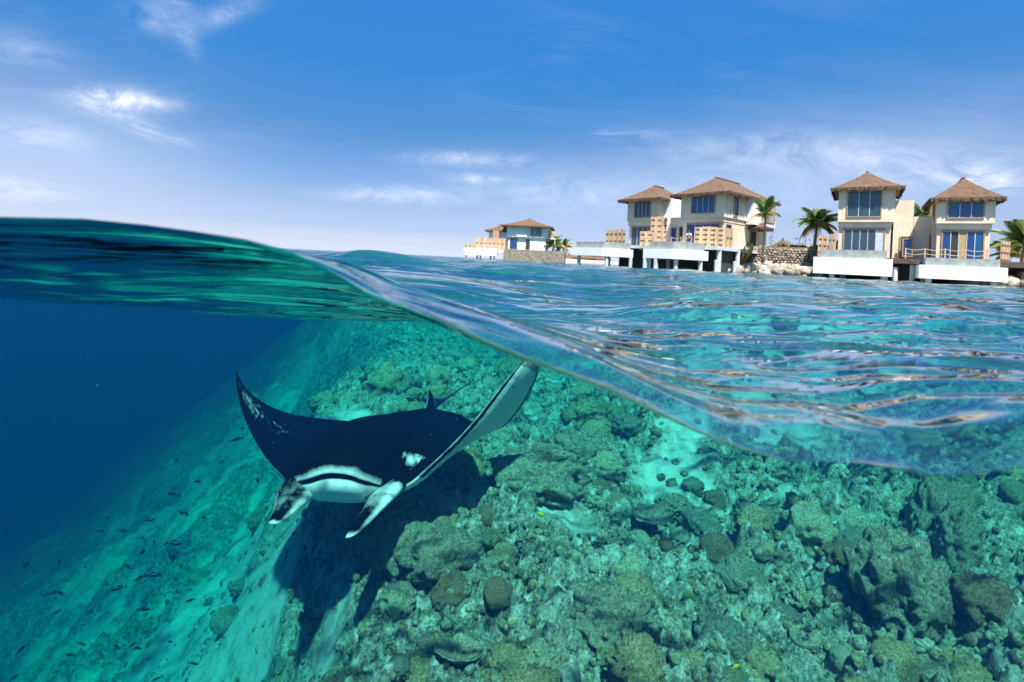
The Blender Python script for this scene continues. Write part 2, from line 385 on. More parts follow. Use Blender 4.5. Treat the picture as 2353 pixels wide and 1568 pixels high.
def reef_mat(name, is_bed, tint=(1, 1, 1)):
    m, nt, b = mat(name)
    pos = N(nt, 'ShaderNodeNewGeometry').outputs['Position'] if is_bed else coords(nt)
    n1 = noise(nt, pos, 2.3, 6, .65); n2 = noise(nt, pos, 11, 8, .75, .4); n3 = noise(nt, pos, 48, 5, .75)
    vo = N(nt, 'ShaderNodeTexVoronoi'); vo.inputs['Scale'].default_value = 5.5; L(nt, vmath(nt, 'ADD', pos, vmath(nt, 'SCALE', N(nt, 'ShaderNodeTexNoise').outputs['Color'])), vo.inputs['Vector'])
    cell = N(nt, 'ShaderNodeSeparateColor'); L(nt, vo.outputs['Color'], cell.inputs[0])
    c = ramp(nt, cell.outputs[0], [(0, (.20, .17, .10)), (.2, (.42, .38, .26)), (.4, (.27, .28, .17)), (.6, (.52, .48, .35)), (.78, (.30, .20, .12)), (.9, (.44, .43, .24)), (1, (.60, .57, .46))])
    c = mixc(nt, ramp(nt, n1, [(.38, 0.0), (.62, .6)]), c, (.45, .42, .32))
    c = mixc(nt, ramp(nt, n2, [(.38, 1.0), (.50, 0.0)]), c, (.025, .035, .025))  # low spots painted near black, standing in for shade in crevices
    c = mixc(nt, ramp(nt, n2, [(.54, 0.0), (.63, .95)]), c, (.82, .80, .70))  # high spots painted pale, standing in for lit tops
    c = mixc(nt, ramp(nt, n3, [(.34, .9), (.47, 0.0)]), c, (.03, .04, .03))  # painted crevice shade again, at a finer grain
    c = mixc(nt, ramp(nt, n3, [(.54, 0.0), (.66, .9)]), c, (.88, .86, .78))  # painted highlights again, at a finer grain
    if is_bed:
        at = N(nt, 'ShaderNodeAttribute', attribute_name='sand').outputs['Fac']
        f = math_n(nt, 'ADD', at, math_n(nt, 'MULTIPLY_ADD', n2, 1.4, -.7)); f = math_n(nt, 'MULTIPLY', f, at, clamp=True)
        sandc = mixc(nt, n3, (.68, .66, .58), (.90, .88, .82))
        sandc = mixc(nt, ramp(nt, noise(nt, pos, 6, 6, .7), [(.5, 0.0), (.72, .75)]), sandc, (.20, .22, .17))
        sandc = mixc(nt, ramp(nt, noise(nt, pos, 1.7, 5, .7), [(.54, 0.0), (.64, .65)]), sandc, (.16, .18, .13))
        c = mixc(nt, f, c, sandc)
    else:
        mm = N(nt, 'ShaderNodeMix', data_type='RGBA', blend_type='MULTIPLY'); mm.inputs[0].default_value = .9
        L(nt, c, mm.inputs[6]); (mm.inputs[7].__setattr__('default_value', (*tint, 1)) if tint else L(nt, ramp(nt, N(nt, 'ShaderNodeAttribute', attribute_name='tone').outputs['Fac'], [(0, (1, .95, .8)), (.2, (.66, .68, .46)), (.4, (1, .85, .55)), (.6, (.8, .85, .85)), (.8, (.6, .4, .28)), (1, (1, 1, .9))]), mm.inputs[7])); c = mm.outputs[2]
        pass
    L(nt, c, b.inputs['Base Color']); b.inputs['Roughness'].default_value = .9
    bump(nt, b, math_n(nt, 'ADD', n2, math_n(nt, 'MULTIPLY', n3, .5)), .9, .035)
    return m
BED = reef_mat('reef_bed', True); CORAL = reef_mat('coral_rock', False, (1, .95, .8))
RUB = reef_mat('rubble_coral', False, None)
TINTS = {'cream': reef_mat('cream_coral', False, (1.7, 1.6, 1.3)), 'olive': reef_mat('olive_coral_rock', False, (.9, .92, .58)), 'grey': reef_mat('grey_coral', False, (.85, .9, .85)),
         'brown': reef_mat('brown_coral', False, (.95, .58, .36)), 'tan': reef_mat('tan_coral', False, (1.5, 1.2, .75))}
yr = [.4]
while yr[-1] < 45: yr.append(yr[-1] * 1.0072 + .0014)
yr = np.array(yr + list(np.geomspace(47, 6300, 40)))
tr_ = np.linspace(-1.3, 1.25, 640); st = np.geomspace(1.02, 22, 16)
tr_ = np.concatenate([-1.35 * st[::-1], tr_, 1.30 * st])
Yr = np.repeat(yr[:, None], len(tr_), 1); Xr = tr_[None, :] * (Yr + .5)
Zr = bed(Xr, Yr); Zr = np.where(Yr > 60, np.minimum(Zr, -1.6), Zr)
bedo = link('seabed', grid_mesh('seabed', Xr, Yr, Zr, BED, attrs={'sand': sand_mask(Xr, Yr)}))
tag(bedo, 'coral reef and sand seabed sloping down into deep blue water', kind='structure')
xb2 = np.concatenate([-np.geomspace(900, 4, 30), np.linspace(-3.6, 3.6, 40), np.geomspace(4, 900, 30)]); yb2 = np.concatenate([-np.geomspace(800, 2, 25), np.linspace(-1.8, .42, 16)])
Xq, Yq = np.meshgrid(xb2, yb2)
tag(link('seabed', grid_mesh('seabed', Xq, Yq, bed(Xq, Yq, False), BED, attrs={'sand': sand_mask(Xq, Yq)})), 'reef seabed behind and beside the lens', kind='structure')

# coral heads: a few shapes of each kind, copied over the shelf
def ico(sub):
    bm = bmesh.new(); bmesh.ops.create_icosphere(bm, subdivisions=sub, radius=1)
    vs = [v.co.copy() for v in bm.verts]; fs = [tuple(v.index for v in f.verts) for f in bm.faces]; bm.free(); return vs, fs
ICO5, ICO4, ICO2, ICO1 = ico(5), ico(4), ico(2), ico(1)
def displaced(base, fn, name, m=CORAL):
    vs, fs = base
    mb = MB(); mb.add([v * fn(v) for v in vs], fs); return mb.mesh(name, m, True)
def sh_rock(seed, amp=.30):
    o = Vector((seed * 13.7, seed * 3.1, 5))
    def fn(v):
        a = .95 + amp * mn.fractal(v * 1.2 + o, 1, 2, 3)
        d = mn.voronoi(v * 2.6 + o)[0][0]; a += .20 * max(0, 1 - (d / .6)**2)**.6; d = mn.voronoi(v * 6 + o)[0][0]; a += .10 * max(0, 1 - (d / .6)**2)**.6
        a += .07 * mn.fractal(v * 8 + o, .8, 2, 4) + .04 * mn.noise(v * 26 + o)
        return a
    return fn
def sh_knob(seed, sc=4.0):
    o = Vector((seed * 7.7, 1, seed * 2.3))
    def fn(v):
        d = mn.voronoi(v * sc + o)[0][0]
        return .86 + .34 * max(0, 1 - (d / .55)**2)**.6 + .16 * mn.fractal(v * 1.5 + o, 1, 2, 3) + .03 * mn.noise(v * 22 + o)
    return fn
def sh_brain(seed):
    o = Vector((seed * 5.7, 4, seed))
    def fn(v):
        return 1 + .12 * mn.noise(v * 1.6 + o) + .045 * math.sin(26 * mn.noise(v * 3.2 + o)) + .012 * mn.noise(v * 30)
    return fn
def finger_mesh(seed):
    rr = random.Random(seed); vs, fs = ICO2; mb = MB()
    for k in range(26):
        a = rr.uniform(0, 6.28); r = rr.uniform(0, .75)**.7; lean = Vector((math.cos(a) * r, math.sin(a) * r, 0))
        p0 = lean * .55; p1 = lean * 1.1 + Vector((0, 0, rr.uniform(.45, 1.0) * (1.15 - .5 * r)))
        w_ = rr.uniform(.10, .17); pts = [p0 + (p1 - p0) * t + Vector((rr.uniform(-.04, .04), rr.uniform(-.04, .04), 0)) for t in (0, .3, .6, .85, 1.0)]
        mb.tube(pts, [w_, w_ * 1.05, w_ * .95, w_ * .8, w_ * .35], 8)
    return mb.mesh('finger_coral', CORAL, True)
def branch_mesh(seed):
    rr = random.Random(seed); mb = MB()
    def grow(p, d, r, l, n):
        q = p + d * l; mb.tube([p, (p + q) / 2 + Vector((rr.uniform(-.03, .03),) * 3), q], [r, r * .85, r * .6], 6)
        if n:
            for _ in range(3): grow(q - d * l * rr.uniform(0, .4), (d + Vector((rr.uniform(-1, 1), rr.uniform(-1, 1), rr.uniform(-.2, .8))) * .75).normalized(), r * .62, l * .7, n - 1)
    for k in range(8):
        a = k * .8; grow(Vector((0, 0, 0)), Vector((math.cos(a) * .7, math.sin(a) * .7, .6)).normalized(), .07, .42, 2)
    return mb.mesh('branching_coral', CORAL, True)
def plate_mesh(seed):
    rr = random.Random(seed); mb = MB(); n = 40; m_ = 7; vs = []; fs = []
    for top_ in (0, 1):
        for j in range(m_):
            for k in range(n):
                a = 2 * math.pi * k / n; r = (j + .3) / m_ * (1 + .22 * mn.noise(Vector((math.cos(a) * 2, math.sin(a) * 2, seed))))
                vs.append((r * math.cos(a), r * math.sin(a), .35 * r**1.6 + (.07 if top_ else -.25 * (1 - r)) + .05 * mn.noise(Vector((r * 6 * math.cos(a), r * 6 * math.sin(a), seed)))))
    for t in (0, 1):
        for j in range(m_ - 1):
            for k in range(n):
                a = t * n * m_ + j * n + k; b = t * n * m_ + j * n + (k + 1) % n
                fs.append((a, b, b + n, a + n) if t else (a + n, b + n, b, a))
    o1 = (m_ - 1) * n; o2 = n * m_ + o1
    fs += [(o1 + k, o1 + (k + 1) % n, o2 + (k + 1) % n, o2 + k) for k in range(n)] + [tuple(range(n * m_, n * m_ + n)), tuple(range(n))[::-1]]
    mb.add(vs, fs); return mb.mesh('plate_coral', CORAL, True)
KINDS = [
    ('coral_boulder', 'coral', [displaced(ICO4, sh_rock(s), 'coral_boulder') for s in range(6)], .34, (.04, .11), (.75, 1.05), 'pitted coral boulder', 'pitted coral boulders on the reef'),
    ('lumpy_coral', 'coral', [displaced(ICO4, sh_knob(s, 3.0 + s * .5), 'lumpy_coral') for s in range(5)], .30, (.045, .12), (.7, 1.0), 'knobbly coral head', 'knobbly coral heads on the reef'),
    ('brain_coral', 'coral', [displaced(ICO4, sh_brain(s), 'brain_coral') for s in range(3)], .18, (.035, .09), (.8, 1.05), 'rounded brain coral', 'rounded brain coral domes'),
    ('finger_coral', 'coral', [finger_mesh(s) for s in range(3)], .08, (.06, .11), (.7, 1.0), 'finger coral clump', 'finger coral clumps'),
    ('branching_coral', 'coral', [branch_mesh(s) for s in range(2)], .06, (.07, .12), (.7, 1.0), 'branching coral thicket', 'branching coral thickets'),
    ('plate_coral', 'coral', [plate_mesh(s) for s in range(2)], .04, (.07, .12), (.8, 1.0), 'ruffled plate coral', 'plate corals'),
]
def put(name, me, x, y, r, sq, zoff=0.25, tilt=.35):
    o = link(name, me); o.location = (x, y, bed_at(x, y) + r * sq * zoff)
    o.rotation_euler = (random.uniform(-tilt, tilt), random.uniform(-tilt, tilt), random.uniform(0, 6.28))
    o.scale = (r * random.uniform(.85, 1.15), r * random.uniform(.85, 1.15), r * sq); return o
def special(name, me, px, py, r, sq, label, m=None, zoff=.25, scale=None, rot=None):
    h = hit(px, py); o = link(name, me); o.location = (h.x, h.y, h.z + r * sq * zoff); o.scale = scale or (r, r, r * sq)
    o.rotation_euler = rot or (random.uniform(-.2, .2), random.uniform(-.2, .2), random.uniform(0, 6.28))
    if m: me2 = me.copy(); me2.materials.clear(); me2.materials.append(m); o.data = me2
    tag(o, label, 'coral'); taken.append((h.x, h.y, r)); return o
taken = []
PALE = rough_mat('pale_coral', (.42, .38, .26), (.62, .57, .42), 9, .9, .8, .03)
OLIVE = rough_mat('olive_coral', (.20, .24, .07), (.34, .36, .14), 14, .9, .5, .02)
RUST = rough_mat('rust_coral', (.16, .07, .04), (.26, .13, .07), 12, .9, .6, .02)
OCHRE = rough_mat('ochre_coral', (.36, .27, .10), (.50, .40, .20), 12, .9, .6, .02)
big = displaced(ICO5, sh_rock(41, .38), 'coral_bommie'); big2 = displaced(ICO5, sh_rock(53, .36), 'coral_bommie')
knob_b = displaced(ICO5, sh_knob(9, 4.5), 'lumpy_coral')
special('coral_bommie', big, 2060, 1385, .24, 1.0, 'tall craggy yellowish coral block, largest on the right of the reef', zoff=.45, scale=(.26, .22, .27))
special('coral_bommie', big2, 1240, 1130, .45, .7, 'wide craggy coral mound with a pale crown right of the manta ray', zoff=.35, scale=(.46, .36, .27), rot=(0, .1, .4))
special('coral_bommie', big, 1330, 1060, .3, .8, 'craggy coral mound just behind the wide pale crowned one', zoff=.3, scale=(.30, .30, .22), rot=(.2, 0, 2))
special('coral_bommie', big2, 2140, 1215, .2, 1, 'upright pale coral pinnacle behind the tall yellowish block', zoff=.5, scale=(.13, .13, .28), rot=(.1, .15, 1))
special('coral_bommie', big2, 2200, 1270, .2, 1, 'hollowed pale coral spur right of the upright pinnacle', zoff=.5, scale=(.12, .14, .22), rot=(.1, -.2, 3))
special('lumpy_coral', knob_b, 1400, 1465, .2, .8, 'big cauliflower coral head at the bottom of the reef', zoff=.25, scale=(.26, .24, .19))
special('lumpy_coral', knob_b, 1545, 1180, .16, .8, 'dark knobbly coral head over a pale sand patch', zoff=.3, scale=(.18, .15, .13))
special('coral_boulder', KINDS[0][2][3], 1700, 1350, .15, .9, 'squared coral stump left of the tall yellowish block', zoff=.4)
special('coral_boulder', KINDS[0][2][1], 1760, 1225, .12, .9, 'pale topped coral stump standing above its neighbours', zoff=.5, scale=(.11, .1, .17))
special('dome_coral', KINDS[2][2][0], 1470, 1255, .10, .95, 'smooth pale dome coral right of the dark coral rocks', PALE, .5)
special('dome_coral', KINDS[2][2][1], 1725, 1285, .06, 1, 'small yellow dome coral before the squared stump', OCHRE, .5)
special('dome_coral', KINDS[2][2][2], 1762, 1272, .05, 1, 'smaller yellow dome coral beside its bigger twin', OCHRE, .5)
special('dome_coral', KINDS[2][2][1], 1585, 1385, .05, .9, 'small olive green ball coral among grey lumps', OLIVE, .6)
special('dome_coral', KINDS[2][2][0], 2130, 1430, .06, .8, 'small rust brown dome coral under the tall block', RUST, .4)
special('dome_coral', KINDS[2][2][0], 1530, 1260, .06, .9, 'rust brown ball coral beside the pale dome', RUST, .4)
special('dome_coral', KINDS[2][2][1], 1935, 1530, .06, 1.1, 'pale egg shaped coral at the foot of the reef', PALE, .5)
special('lumpy_coral', KINDS[1][2][2], 2040, 1500, .12, 1, 'pale hunched coral pillar at the foot of the reef', TINTS['cream'], .5, scale=(.10, .10, .14))
special('lumpy_coral', KINDS[1][2][0], 1740, 1540, .13, .9, 'pale ochre lobed coral at the very bottom of the reef', TINTS['tan'], .3)
special('dome_coral', KINDS[2][2][2], 2330, 1150, .09, 1.2, 'green barrel shaped coral below the waterline', TINTS['olive'], .5)
special('plate_coral', KINDS[5][2][0], 1500, 1210, .3, .7, 'dark plate coral under the dark knobbly head', zoff=.3, scale=(.18, .18, .15))
special('dome_coral', KINDS[2][2][0], 520, 1440, .3, .8, 'lone dark coral head on the deep sand slope', None, .3, scale=(.16, .15, .12))
special('coral_boulder', KINDS[0][2][2], 930, 1270, .3, .8, 'dark coral rock on the sand slope right of the manta ray mouth', zoff=.3, scale=(.3, .26, .16))
special('coral_boulder', KINDS[0][2][4], 1010, 1300, .3, .8, 'dark rounded rock at the edge of the sand slope', zoff=.3, scale=(.24, .22, .18))
# countable heads
MARKS = []
for mx_, my_, ph_ in [(2060, 1385, 'round the tall craggy block'), (2260, 1480, 'in the far bottom corner of the reef'), (1900, 1520, 'by the pale egg shaped coral'), (1700, 1500, 'by the ochre lobed coral'),
        (1400, 1500, 'round the big cauliflower coral'), (1150, 1480, 'at the foot of the sand slope'), (1700, 1330, 'round the squared stump'), (1480, 1240, 'by the pale dome coral'), (1240, 1120, 'round the wide craggy mound'),
        (1545, 1160, 'on the pale sand patch'), (2140, 1200, 'by the upright pinnacle'), (1900, 1200, 'just below the waterline, right'), (1000, 1300, 'below the manta ray mouth'), (1350, 1330, 'between the mound and cauliflower coral'),
        (1750, 1020, 'seen through the lapping wave'), (1100, 900, 'behind the raised right wing'), (850, 850, 'far behind the manta ray back'), (750, 1400, 'on the cyan sand slope'), (1560, 1420, 'by the olive ball coral'), (2300, 1250, 'at the right edge, mid reef')]:
    h_ = hit(mx_, my_); MARKS.append((h_.x, h_.y, ph_))
n_c = 0; tries = 0
cum = np.cumsum([k[3] for k in KINDS])
while n_c < 285 and tries < 6000:
    tries += 1
    y_ = 1.9 + 9.5 * random.random()**1.7; t_ = random.uniform(-.62, 1.08); x_ = t_ * (y_ + .1)
    s_ = float(sand_mask(np.array([[x_]]), np.array([[y_]]))[0, 0])
    if s_ > .55 and random.random() < .85: continue
    k = KINDS[int(np.searchsorted(cum, random.random() * cum[-1]))]
    r_ = random.uniform(*k[4]) * (1.1 + .09 * y_) * (1.5 if random.random() < .1 else 1)
    if any((x_ - a)**2 + (y_ - b)**2 < ((r_ + c_) * .62)**2 for a, b, c_ in taken): continue
    taken.append((x_, y_, r_)); n_c += 1
    cn = random.choice(['cream', 'cream', 'tan', 'tan', 'grey', 'olive', 'brown'])
    o = put(k[0], random.choice(k[2]), x_, y_, r_, random.uniform(*k[5]))
    o.material_slots[0].link = 'OBJECT'; o.material_slots[0].material = TINTS[cn]
    near = min(MARKS, key=lambda m: (m[0] - x_)**2 + (m[1] - y_)**2)
    sz = 'small' if r_ < .085 * (1.1 + .09 * y_) / 1.2 else 'big' if r_ > .12 * (1.1 + .09 * y_) / 1.2 else 'mid-sized'
    tag(o, f'{sz} {cn} {k[6]} {near[2]}', k[1], k[7])
# small rubble and knobs between them
variants = []
for s_ in range(7):
    f = sh_knob(s_ + 60, 2.4) if s_ % 2 else sh_rock(s_ + 60, .3); variants.append(np.array([v * f(v) for v in ICO1[0]]))
V = []; Fc = []; Tn = []; off = 0; fs2 = np.array(ICO1[1])
for _ in range(11500):
    y_ = 1.5 + 9 * random.random()**2.0; x_ = random.uniform(-.72, 1.12) * (y_ + .1)
    if random.random() < .85 * float(sand_mask(np.array([[x_]]), np.array([[y_]]))[0, 0]): continue
    r_ = random.uniform(.010, .034) * (.75 + .11 * y_) * (1.6 if random.random() < .12 else 1)
    vv = random.choice(variants) @ np.array(Matrix.Rotation(random.uniform(0, 6.28), 3, 'Z') @ Matrix.Rotation(random.uniform(-1, 1), 3, 'X')) * r_ * np.array([1, 1, random.uniform(.7, 1.3)])
    V.append(vv + np.array([x_, y_, 0])); Fc.append(fs2 + off); off += len(vv); Tn += [random.random()] * len(vv)
V = np.concatenate(V); ctr = V.reshape(-1, len(ICO1[0]), 3).mean(1)
zb = bed(ctr[:, :1], ctr[:, 1:2])[:, 0]
V[:, 2] += np.repeat(zb, len(ICO1[0]))
rub = link('coral_rubble', raw_mesh('coral_rubble', V.astype(np.float32), np.concatenate(Fc).astype(np.int32), RUB, attrs={'tone': np.array(Tn)}))
tag(rub, 'loose coral rubble and small knobs on the reef', kind='stuff')

# ------------------------------------------------------------------ the manta ray
def catmull(pts, n):
    out = []; m = len(pts)
    for i in range(n):
        t = i / (n - 1) * (m - 1); k = min(int(t), m - 2); u = t - k
        p0, p1, p2, p3 = pts[max(k - 1, 0)], pts[k], pts[k + 1], pts[min(k + 2, m - 1)]
        out.append(.5 * ((2 * p1) + (-p0 + p2) * u + (2 * p0 - 5 * p1 + 4 * p2 - p3) * u * u + (-p0 + 3 * p1 - 3 * p2 + p3) * u**3))
    return out
LE = [(541,851,4.25),(545,902,4.15),(562,962,4.02),(590,1020,3.9),(622,1066,3.78),(650,1094,3.66),(662,1108,3.5),(700,1098,3.34),(750,1082,3.28),(800,1085,3.28),(838,1100,3.32),
      (885,1116,3.42),(935,1112,3.52),(985,1072,3.62),(1045,1015,3.74),(1095,960,3.87),(1145,897,3.99),(1185,848,4.1),(1205,826,4.17)]
TE = [(541,849,4.27),(562,888,4.4),(592,916,4.6),(630,938,4.8),(680,954,4.95),(730,961,5.05),(780,966,5.1),(830,968,5.15),(880,965,5.2),(930,955,5.28),(985,938,5.42),
      (1010,942,5.32),(1050,951,5.15),(1090,972,4.95),(1128,990,4.75),(1165,975,4.6),(1205,925,4.5),(1232,872,4.35),(1241,840,4.25)]
TU = [0,.008,.012,.02,.04,.06,.10,.16,.20,.20,.18,.13,.07,.04,.02,.014,.010,.008,.002]
TL = [0,.008,.012,.02,.05,.08,.14,.22,.26,.26,.23,.17,.10,.06,.045,.04,.03,.014,.002]
MO = [0,0,0,0,0,0,.25,.9,1,1,.85,.1,0,0,0,0,0,0,0]
n_s = 145; sc_ = [i / (n_s - 1) * 18 for i in range(n_s)]
ctrl = np.arange(19)
le = catmull([P(*p) for p in LE], n_s); te = catmull([P(*p) for p in TE], n_s)
tu = np.interp(sc_, ctrl, TU); tl = np.interp(sc_, ctrl, TL); mo = np.interp(sc_, ctrl, MO)
def smooth1(a, k=3):
    for _ in range(k): a = np.convolve(np.pad(a, 2, 'edge'), np.ones(5) / 5, 'valid')
    return a
tu, tl, mo = smooth1(tu), smooth1(tl), smooth1(mo, 3)
vv = [(i / 29)**1.25 for i in range(30)]
mv = []; mw = []; rows = None
manta_root = empty('manta_ray', P(860, 1030, 4.2))
inv = Vector(manta_root.location)
for i in range(n_s):
    t = (le[min(i + 1, n_s - 1)] + te[min(i + 1, n_s - 1)] - le[max(i - 1, 0)] - te[max(i - 1, 0)])
    ch = te[i] - le[i]; nrm = t.cross(ch).normalized() if ch.length > 1e-4 else Vector((0, 0, 1))
    chn = ch.normalized() if ch.length > 1e-4 else Vector((0, 1, 0)); s = sc_[i]
    row = []
    def upz(v): return tu[i] * (math.sin(math.pi * min(1, v)**.62))**.85
    def loz(v): return tl[i] * (min(1, v / .14)**.5 if v < .14 else 1) * (1 - ((v - .14) / .86 if v > .14 else 0)**1.6)
    # upper side from the trailing edge to the lip
    for v in vv[::-1]:
        p = le[i] + ch * v + nrm * upz(v)
        wt = 0.0
        if mo[i] > .3 and v < .02: wt = .48 if v < .005 else .0
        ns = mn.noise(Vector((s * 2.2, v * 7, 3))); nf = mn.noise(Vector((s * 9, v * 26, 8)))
        wt += max(0, 1.15 - ((s - 11.75) / .85)**2 - ((v - .16) / .07)**2 - .9 * abs(nf) - .25) * .8
        wt += max(0, .62 - ((s - 1.7) / 1.2)**2 - ((v - .5) / .36)**2 + 1.3 * nf + .4 * ns) * .55  # sun glints on the left wing, painted into the skin as pale patches
        wt += max(0, .4 - ((s - 3.5) / .9)**2 - ((v - .5) / .2)**2 + 1.4 * nf) * .3  # fainter light dapple further in, painted the same way
        row.append((p, min(1, wt)))
    # mouth slot: upper lip, throat, lower lip
    g = mo[i]
    row.append((le[i] - nrm * .014 * g - chn * .010 * g, .62 * g if g > .2 else 0))
    row.append((le[i] - nrm * .022 * g + chn * .02 * g, 0.05))
    row.append((le[i] - nrm * .034 * g + chn * .20 * g, 0.0))
    row.append((le[i] - nrm * .062 * g + chn * .20 * g, 0.0))
    row.append((le[i] - nrm * .052 * g + chn * .02 * g, 0.1))
    row.append((le[i] - nrm * .060 * g - chn * .004 * g, .66 * g if g > .2 else .4))
    for v in vv[1:]:
        e = loz(v) + .062 * g * (1 - v)**6
        p = le[i] + ch * v - nrm * e
        wt = .92
        if g > .3 and v < .3: wt = .62 + .3 * v
        if v > .9: wt = .25
        if s > 17.3 or s < .8: wt = .35 + .3 * mn.noise(Vector((s * 8, v * 8, 1)))
        if s > 12.5: wt = min(wt, .80 + .5 * mn.noise(Vector((s * 14, v * 2.2, 4))))  # streaks of light on the raised right wing, painted into its white
        if v < .05 and s > 12.6: wt = .05
        if s < 6.2 and v < .3: wt = .05
        row.append((p, max(0, min(1, wt))))
    mv.append([r_[0] - inv for r_ in row]); mw.append([r_[1] for r_ in row])
nr = len(mv[0]); MV = [p for r_ in mv for p in r_]; MW = [x for r_ in mw for x in r_]
MF = [(i * nr + j, i * nr + j + 1, (i + 1) * nr + j + 1, (i + 1) * nr + j) for i in range(n_s - 1) for j in range(nr - 1)]
MF += [(0 * nr + j, 0 * nr + (nr - 2 - j), 0 * nr + (nr - 1 - j)) for j in range(0)]
def fin(pts, wd, th, side, cols, n=20, m=14):
    """a flattened lobe through pts, wide across side"""
    pp = catmull([P(*p) for p in pts], n); o = len(MV)
    cw = np.interp(np.linspace(0, 1, n), np.linspace(0, 1, len(wd)), wd); ct = np.interp(np.linspace(0, 1, n), np.linspace(0, 1, len(th)), th)
    cc = np.interp(np.linspace(0, 1, n), np.linspace(0, 1, len(cols)), cols)
    for i_, p in enumerate(pp):
        t = (pp[min(i_ + 1, n - 1)] - pp[max(i_ - 1, 0)]).normalized()
        a = (side - t * side.dot(t)).normalized(); b = t.cross(a)
        curl = .35 * i_ / n
        for k in range(m):
            an = 2 * math.pi * k / m; x_ = math.cos(an) * cw[i_]; y_ = math.sin(an) * ct[i_] - curl * x_ * x_ / max(.03, cw[i_])
            MV.append(p + a * x_ + b * y_ - inv)
            MW.append(max(0, min(1, cc[i_] + .10 * mn.noise(Vector((i_ * .12, k * .12, 2))) + (.30 if abs(math.cos(an)) > .8 and i_ > 3 else 0))))
    for i_ in range(n - 1):
        for k in range(m):
            MF.append((o + i_ * m + k, o + i_ * m + (k + 1) % m, o + (i_ + 1) * m + (k + 1) % m, o + (i_ + 1) * m + k))
    MF.append(tuple(o + k for k in range(m))[::-1]); MF.append(tuple(o + (n - 1) * m + k for k in range(m)))
# the two head fins that guide water to the mouth
fin([(715,1092,3.62),(688,1122,3.44),(668,1150,3.32),(648,1176,3.22),(634,1192,3.16),(624,1204,3.12)], [.07,.15,.14,.095,.075,.055,.014], [.08,.085,.06,.035,.022,.014,.005], Vector((1, .2, .35)), [.02,.08,.20,.14,.20,.04,.02,.9])
fin([(925,1098,3.66),(888,1130,3.46),(862,1160,3.30),(836,1190,3.18),(815,1214,3.09),(797,1236,3.02)], [.07,.12,.11,.085,.075,.055,.012], [.07,.07,.05,.03,.022,.015,.005], Vector((1, .25, .55)), [.02,.12,.40,.28,.10,.04,.02,.8])
# back fin and whip tail
fin([(988,948,5.36),(988,930,5.37),(988,912,5.39),(986,897,5.41)], [.10,.07,.045,.008], [.014,.012,.008,.004], Vector((.6, 1, 0)), [.02, .02])
fin([(985,948,5.3),(1000,936,5.45),(1030,914,5.7),(1065,890,5.95),(1094,870,6.2)], [.035,.016,.010,.007,.003], [.03,.014,.009,.006,.003], Vector((1, 0, 0)), [.05, .05], n=16, m=8)
mm_, nt_, b_ = mat('manta_skin')
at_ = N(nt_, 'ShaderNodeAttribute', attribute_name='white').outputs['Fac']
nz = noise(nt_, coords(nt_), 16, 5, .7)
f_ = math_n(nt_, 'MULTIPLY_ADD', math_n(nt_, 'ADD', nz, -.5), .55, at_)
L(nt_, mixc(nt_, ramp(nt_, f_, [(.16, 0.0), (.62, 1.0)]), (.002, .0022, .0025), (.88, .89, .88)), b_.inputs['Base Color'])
b_.inputs['Roughness'].default_value = .75; b_.inputs['Specular IOR Level'].default_value = .02
me = raw = bpy.data.meshes.new('body'); me.from_pydata([tuple(p) for p in MV], [], MF); me.materials.append(mm_)
me.polygons.foreach_set('use_smooth', [True] * len(me.polygons))
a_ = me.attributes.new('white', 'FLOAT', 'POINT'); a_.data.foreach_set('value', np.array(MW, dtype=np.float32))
bm = bmesh.new(); bm.from_mesh(me); bmesh.ops.recalc_face_normals(bm, faces=bm.faces); bm.to_mesh(me); bm.free(); me.update()
link('body', me, manta_root)
tag(manta_root, 'black and white manta ray gliding over the reef with raised wings', 'manta ray')
# eye at the base of the left head fin
EYEM = rough_mat('wet_black', (.004, .004, .005), (.01, .01, .012), 10, .15, 0)
mb = MB(); vs, fs = ICO2; c_ = P(646, 1131, 3.36) - inv; mb.add([c_ + v * .018 for v in vs], fs); mb.build('eye', EYEM, manta_root, True)

# ------------------------------------------------------------------ fish
def fish_mesh(name, m, deep=.32):
    mb = MB(); n = 10; prof = [(0, .02), (.06, .45), (.18, .8), (.35, 1), (.55, .85), (.72, .5), (.84, .22), (.90, .2)]
    rings = []
    for x, h in prof:
        for k in range(n):
            a = 2 * math.pi * k / n; rings.append((.5 - x, math.sin(a) * h * .11, math.cos(a) * h * deep * .5))
    fs = [(i * n + k, i * n + (k + 1) % n, (i + 1) * n + (k + 1) % n, (i + 1) * n + k) for i in range(len(prof) - 1) for k in range(n)]
    mb.add(rings, fs + [tuple(range(n))[::-1], tuple(range((len(prof) - 1) * n, len(prof) * n))])
    mb2 = MB()
    mb2.add([(-.38, 0, .02), (-.38, 0, -.02), (-.58, .006, -.17), (-.50, .003, 0), (-.58, .006, .17), (-.38, .01, .02), (-.38, .01, -.02), (-.50, .013, 0)], [(0, 3, 4), (1, 2, 3), (0, 1, 3), (5, 4, 7), (6, 7, 2), (5, 7, 6)])
    mb3 = MB(); mb3.add([(.12, .004, deep * .47), (-.05, .004, deep * .72), (-.28, .004, deep * .34), (-.3, .004, deep * .18), (.12, -.004, deep * .47), (-.05, -.004, deep * .72), (-.28, -.004, deep * .34), (-.3, -.004, deep * .18)], [(0, 1, 2, 3), (4, 7, 6, 5)])
    return mb.mesh('body', m, True), mb2.mesh('tail_fin', m), mb3.mesh('back_fin', m)
DARKF = rough_mat('dark_fish', (.003, .004, .006), (.010, .012, .015), 10, .5, 0)
WHITEP = rough_mat('pale_speck', (.7, .7, .65), (.8, .8, .75), 5, .9, 0)
YELF = rough_mat('yellow_fish', (.80, .52, .02), (.85, .62, .05), 10, .5, 0)
